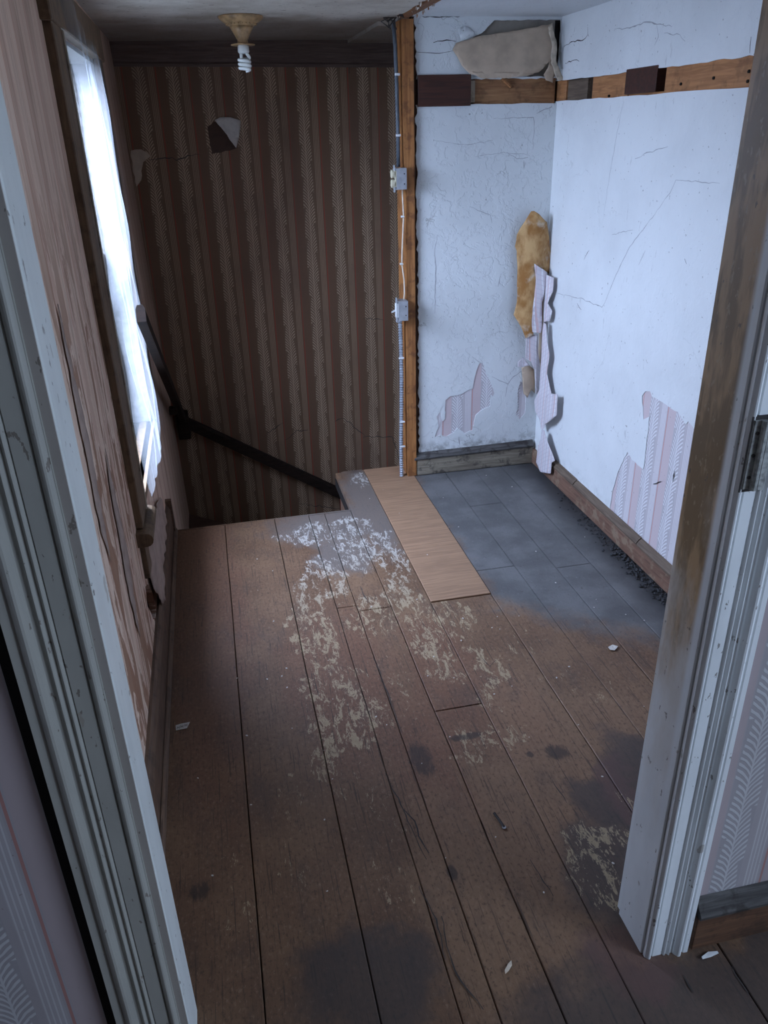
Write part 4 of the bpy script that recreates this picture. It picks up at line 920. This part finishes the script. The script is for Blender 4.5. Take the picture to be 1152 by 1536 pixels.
shift(solid(obj('curled_edge', sheet(lp5, to_back, lambda u, v: -(0.022+0.012*math.exp(-((u-1.33)/0.08)**2)), 0.012), M_SHEET_GREY, ts, smooth=True)), ts)

# ------------------------------------------------------------------ wallpaper peeling from the corner
pw = empty('peeling_wallpaper', (1.48, 3.5, 0.05), label='long curled strip of torn wallpaper hanging in the white corner', cat='wallpaper')
def zoomed(l): return [(740+a*0.2734, 300+b*0.2734) for a, b in l]   # tracing scale
def flapo(nm, trace, y, mt, bul, step=0.018, seed=0):
    ol = ragged(PB(zoomed(trace), y), 0.025, 0.0015, seed)
    o = obj(nm, sheet(ol, lambda u, v, d: (u, y+d, v), bul, step), mt, pw, smooth=True); solid(o, 0.0012); return shift(o, pw)
def flapr(nm, trace, x, mt, amp, step=0.014, seed=0):
    ol = ragged([on_right(p, x) for p in zoomed(trace)], 0.025, 0.0015, seed); ys = [p[0] for p in ol]; c = (min(ys)+max(ys))/2; hw = max(ys)-c
    o = obj(nm, sheet(ol, lambda u, v, d: (x+d, u, v), lambda u, v: -amp*math.cos((u-c)/hw*1.5)+0.002*mnoise.noise((u*20, v*9, 5)), step), mt, pw, smooth=True); solid(o, 0.0012); return shift(o, pw)
def curl(c, wd, amp, z0=0.0, tilt=0.0):
    return lambda u, v: -amp*math.cos(min(abs(u-c)/wd, 1.2)*1.4)+tilt*(v-z0)+0.003*mnoise.noise((u*20, v*9, 5))
flapo('tan_sheet', [(200, 60), (215, 58), (240, 75), (285, 120), (300, 200), (330, 400), (325, 425), (285, 390), (215, 345), (228, 420), (218, 560), (212, 640), (208, 735), (168, 755), (150, 700), (112, 630), (130, 560), (133, 400), (130, 280), (120, 255), (130, 190)], 3.535, M_PEEL_TAN, curl(1.49, 0.07, 0.025), seed=201)
flapo('folded_strip', [(225, 350), (262, 375), (290, 395), (285, 450), (262, 560), (262, 700), (255, 728), (215, 725), (212, 660), (222, 560), (235, 440)], 3.500, M_STRIP, curl(1.525, 0.03, 0.012), 0.014, 202)
flapr('folded_strip', [(285, 395), (335, 425), (330, 500), (310, 565), (325, 610), (315, 665), (290, 670), (280, 560), (288, 470)],1.54, M_STRIP, 0.012, 0.014, 203)
flapr('shaded_fold', [(262, 400), (292, 400), (285, 640), (275, 760), (262, 1000), (240, 1040), (242, 740), (262, 700)],1.55, M_SHEET_GREY, 0.003, 0.014, 204)
flapr('hanging_strip', [(285, 670), (300, 680), (305, 780), (315, 850), (302, 950), (320, 1060), (300, 1080), (290, 1240), (275, 1270), (262, 1200), (235, 1160), (225, 1100), (262, 1040), (272, 860), (278, 740)],1.535, M_STRIP, 0.01, 0.014, 205)
flapo('folded_strip', [(180, 755), (210, 738), (240, 735), (242, 840), (258, 940), (248, 1060), (228, 1060), (222, 930), (205, 885), (175, 870)], 3.520, M_STRIP, curl(1.515, 0.03, 0.010), 0.014, 206)
flapo('curled_scrap', [(135, 890), (165, 862), (195, 905), (150, 918), (135, 915)], 3.525, M_STRIP, curl(1.49, 0.02, 0.014), 0.01, 207)
flapo('torn_backing', [(155, 920), (195, 905), (222, 930), (228, 1060), (205, 1040), (185, 1085), (165, 1060), (160, 990)], 3.560, M_SHEET_GREY, curl(1.50, 0.03, 0.004), 0.012, 208)
flapr('hanging_strip', [(320, 1060), (355, 1065), (348, 1180), (320, 1215), (282, 1238), (285, 1120), (298, 1080)],1.525, M_STRIP, 0.014, 0.014, 209)
flapr('hanging_tail', [(278, 1262), (290, 1260), (320, 1360), (340, 1430), (325, 1440), (320, 1500), (270, 1490), (235, 1440), (245, 1370), (268, 1310)],1.528, M_STRIP, 0.012, 0.014, 210)

# ------------------------------------------------------------------ things lying on the floor
def scrap(name, px, label, cat, mat, z=0.003, lift=0.004, group=None):
    lp = [on_floor(p, z) for p in px]; o = obj(name, sheet(lp, lambda u, v, d: (u, v, z+d), lambda u, v: lift*abs(mnoise.noise((u*60, v*60, 1))), 0.008), mat, label=label, cat=cat, group=group); solid(o, 0.0008); return o
tg = scrap('paper_tag', [(263.5, 1088), (272, 1085.5), (285, 1083), (280.5, 1092), (264, 1095.5)], 'small cream paper tag with faint print near the left baseboard', 'paper tag', M_SCRAP, lift=0.0)
for k, p in enumerate(((267.5, 1091), (273, 1089.5), (279, 1087.5))):
    x, y = on_floor(p, 0.0045); bm = bmesh.new()
    bx(bm, x-0.004, x-0.0025, y-0.006, y+0.006, 0.0037, 0.0041); bx(bm, x+0.002, x+0.0035, y-0.006, y+0.006, 0.0037, 0.0041); bx(bm, x-0.0025, x+0.002, y-0.001, y+0.001, 0.0037, 0.0041)
    obj('faint_letter', bm, M_INK, tg)
scrap('paper_scrap', [(912, 971), (919, 967), (927, 970), (922, 976), (915, 975)], 'torn white scrap lying on the grey floor edge', 'scrap', M_SCRAP)
scrap('paint_chip', [(1052, 1436), (1062, 1428), (1076, 1427), (1078, 1430), (1066, 1436), (1054, 1439)], 'oval white paint chip against the near baseboard', 'paint chip', M_WHITEPL, 0.004)
scrap('wood_shaving', [(757, 1456), (762, 1446), (767, 1441), (768, 1448), (763, 1457), (758, 1461)], 'curled pale wood shaving beside a floor seam', 'shaving', M_CABLE, 0.003)
x, y = on_floor((756, 1243))
nl = empty('nail', (x, y, 0), label='bent nail with a bright round head on the floor', cat='nail')
bm = lathe(bmesh.new(), [(0.0026, 0.004), (0.0052, 0.004), (0.0052, 0.006), (0.0026, 0.006)], x, y, 14); shift(obj('nail_head', bm, M_STEEL, nl), nl)
x2, y2 = on_floor((741, 1222)); shift(obj('shank', tube(bmesh.new(), [(x, y, 0.005), ((x+x2)/2, (y+y2)/2, 0.0055), (x2, y2, 0.006)], 0.0035, 7), M_CRACK, nl), nl)
# rubble along the right skirting
bm = bmesh.new(); rr = random.Random(77)
for k in range(420):
    y = rr.uniform(2.0, 3.3); y = 2.0+(y-2.0)*rr.uniform(0.4, 1); x = XR-0.020-abs(rr.gauss(0, 0.028))-0.004; s = rr.uniform(0.0015, 0.0055)*(1.3 if y < 2.6 else 0.8)
    mt = Matrix.Translation((x, y, s*0.6+0.0015)) @ Matrix.Rotation(rr.uniform(0, 6), 4, 'Z') @ Matrix.Diagonal((s*rr.uniform(.7, 1.6), s, s*0.7, 1))
    bmesh.ops.create_icosphere(bm, subdivisions=1, radius=1.0, matrix=mt)
obj('rubble', bm, M_DEBRIS, label='dark plaster rubble and grit along the right baseboard', cat='rubble', kind='stuff')
bm = bmesh.new(); rr = random.Random(78)
for k in range(90):
    x = rr.uniform(-0.2, 1.5); y = rr.uniform(1.1, 3.5)
    if x < 0.6 and y > 3.1: continue
    s = rr.uniform(0.0012, 0.003)
    mt = Matrix.Translation((x, y, 0.0035)) @ Matrix.Rotation(rr.uniform(0, 6), 4, 'Z') @ Matrix.Diagonal((s*1.5, s, s*0.5, 1))
    bmesh.ops.create_icosphere(bm, subdivisions=1, radius=1.0, matrix=mt)
obj('plaster_crumbs', bm, M_SCRAP, label='tiny pale plaster crumbs scattered over the floorboards', cat='crumbs', kind='stuff')
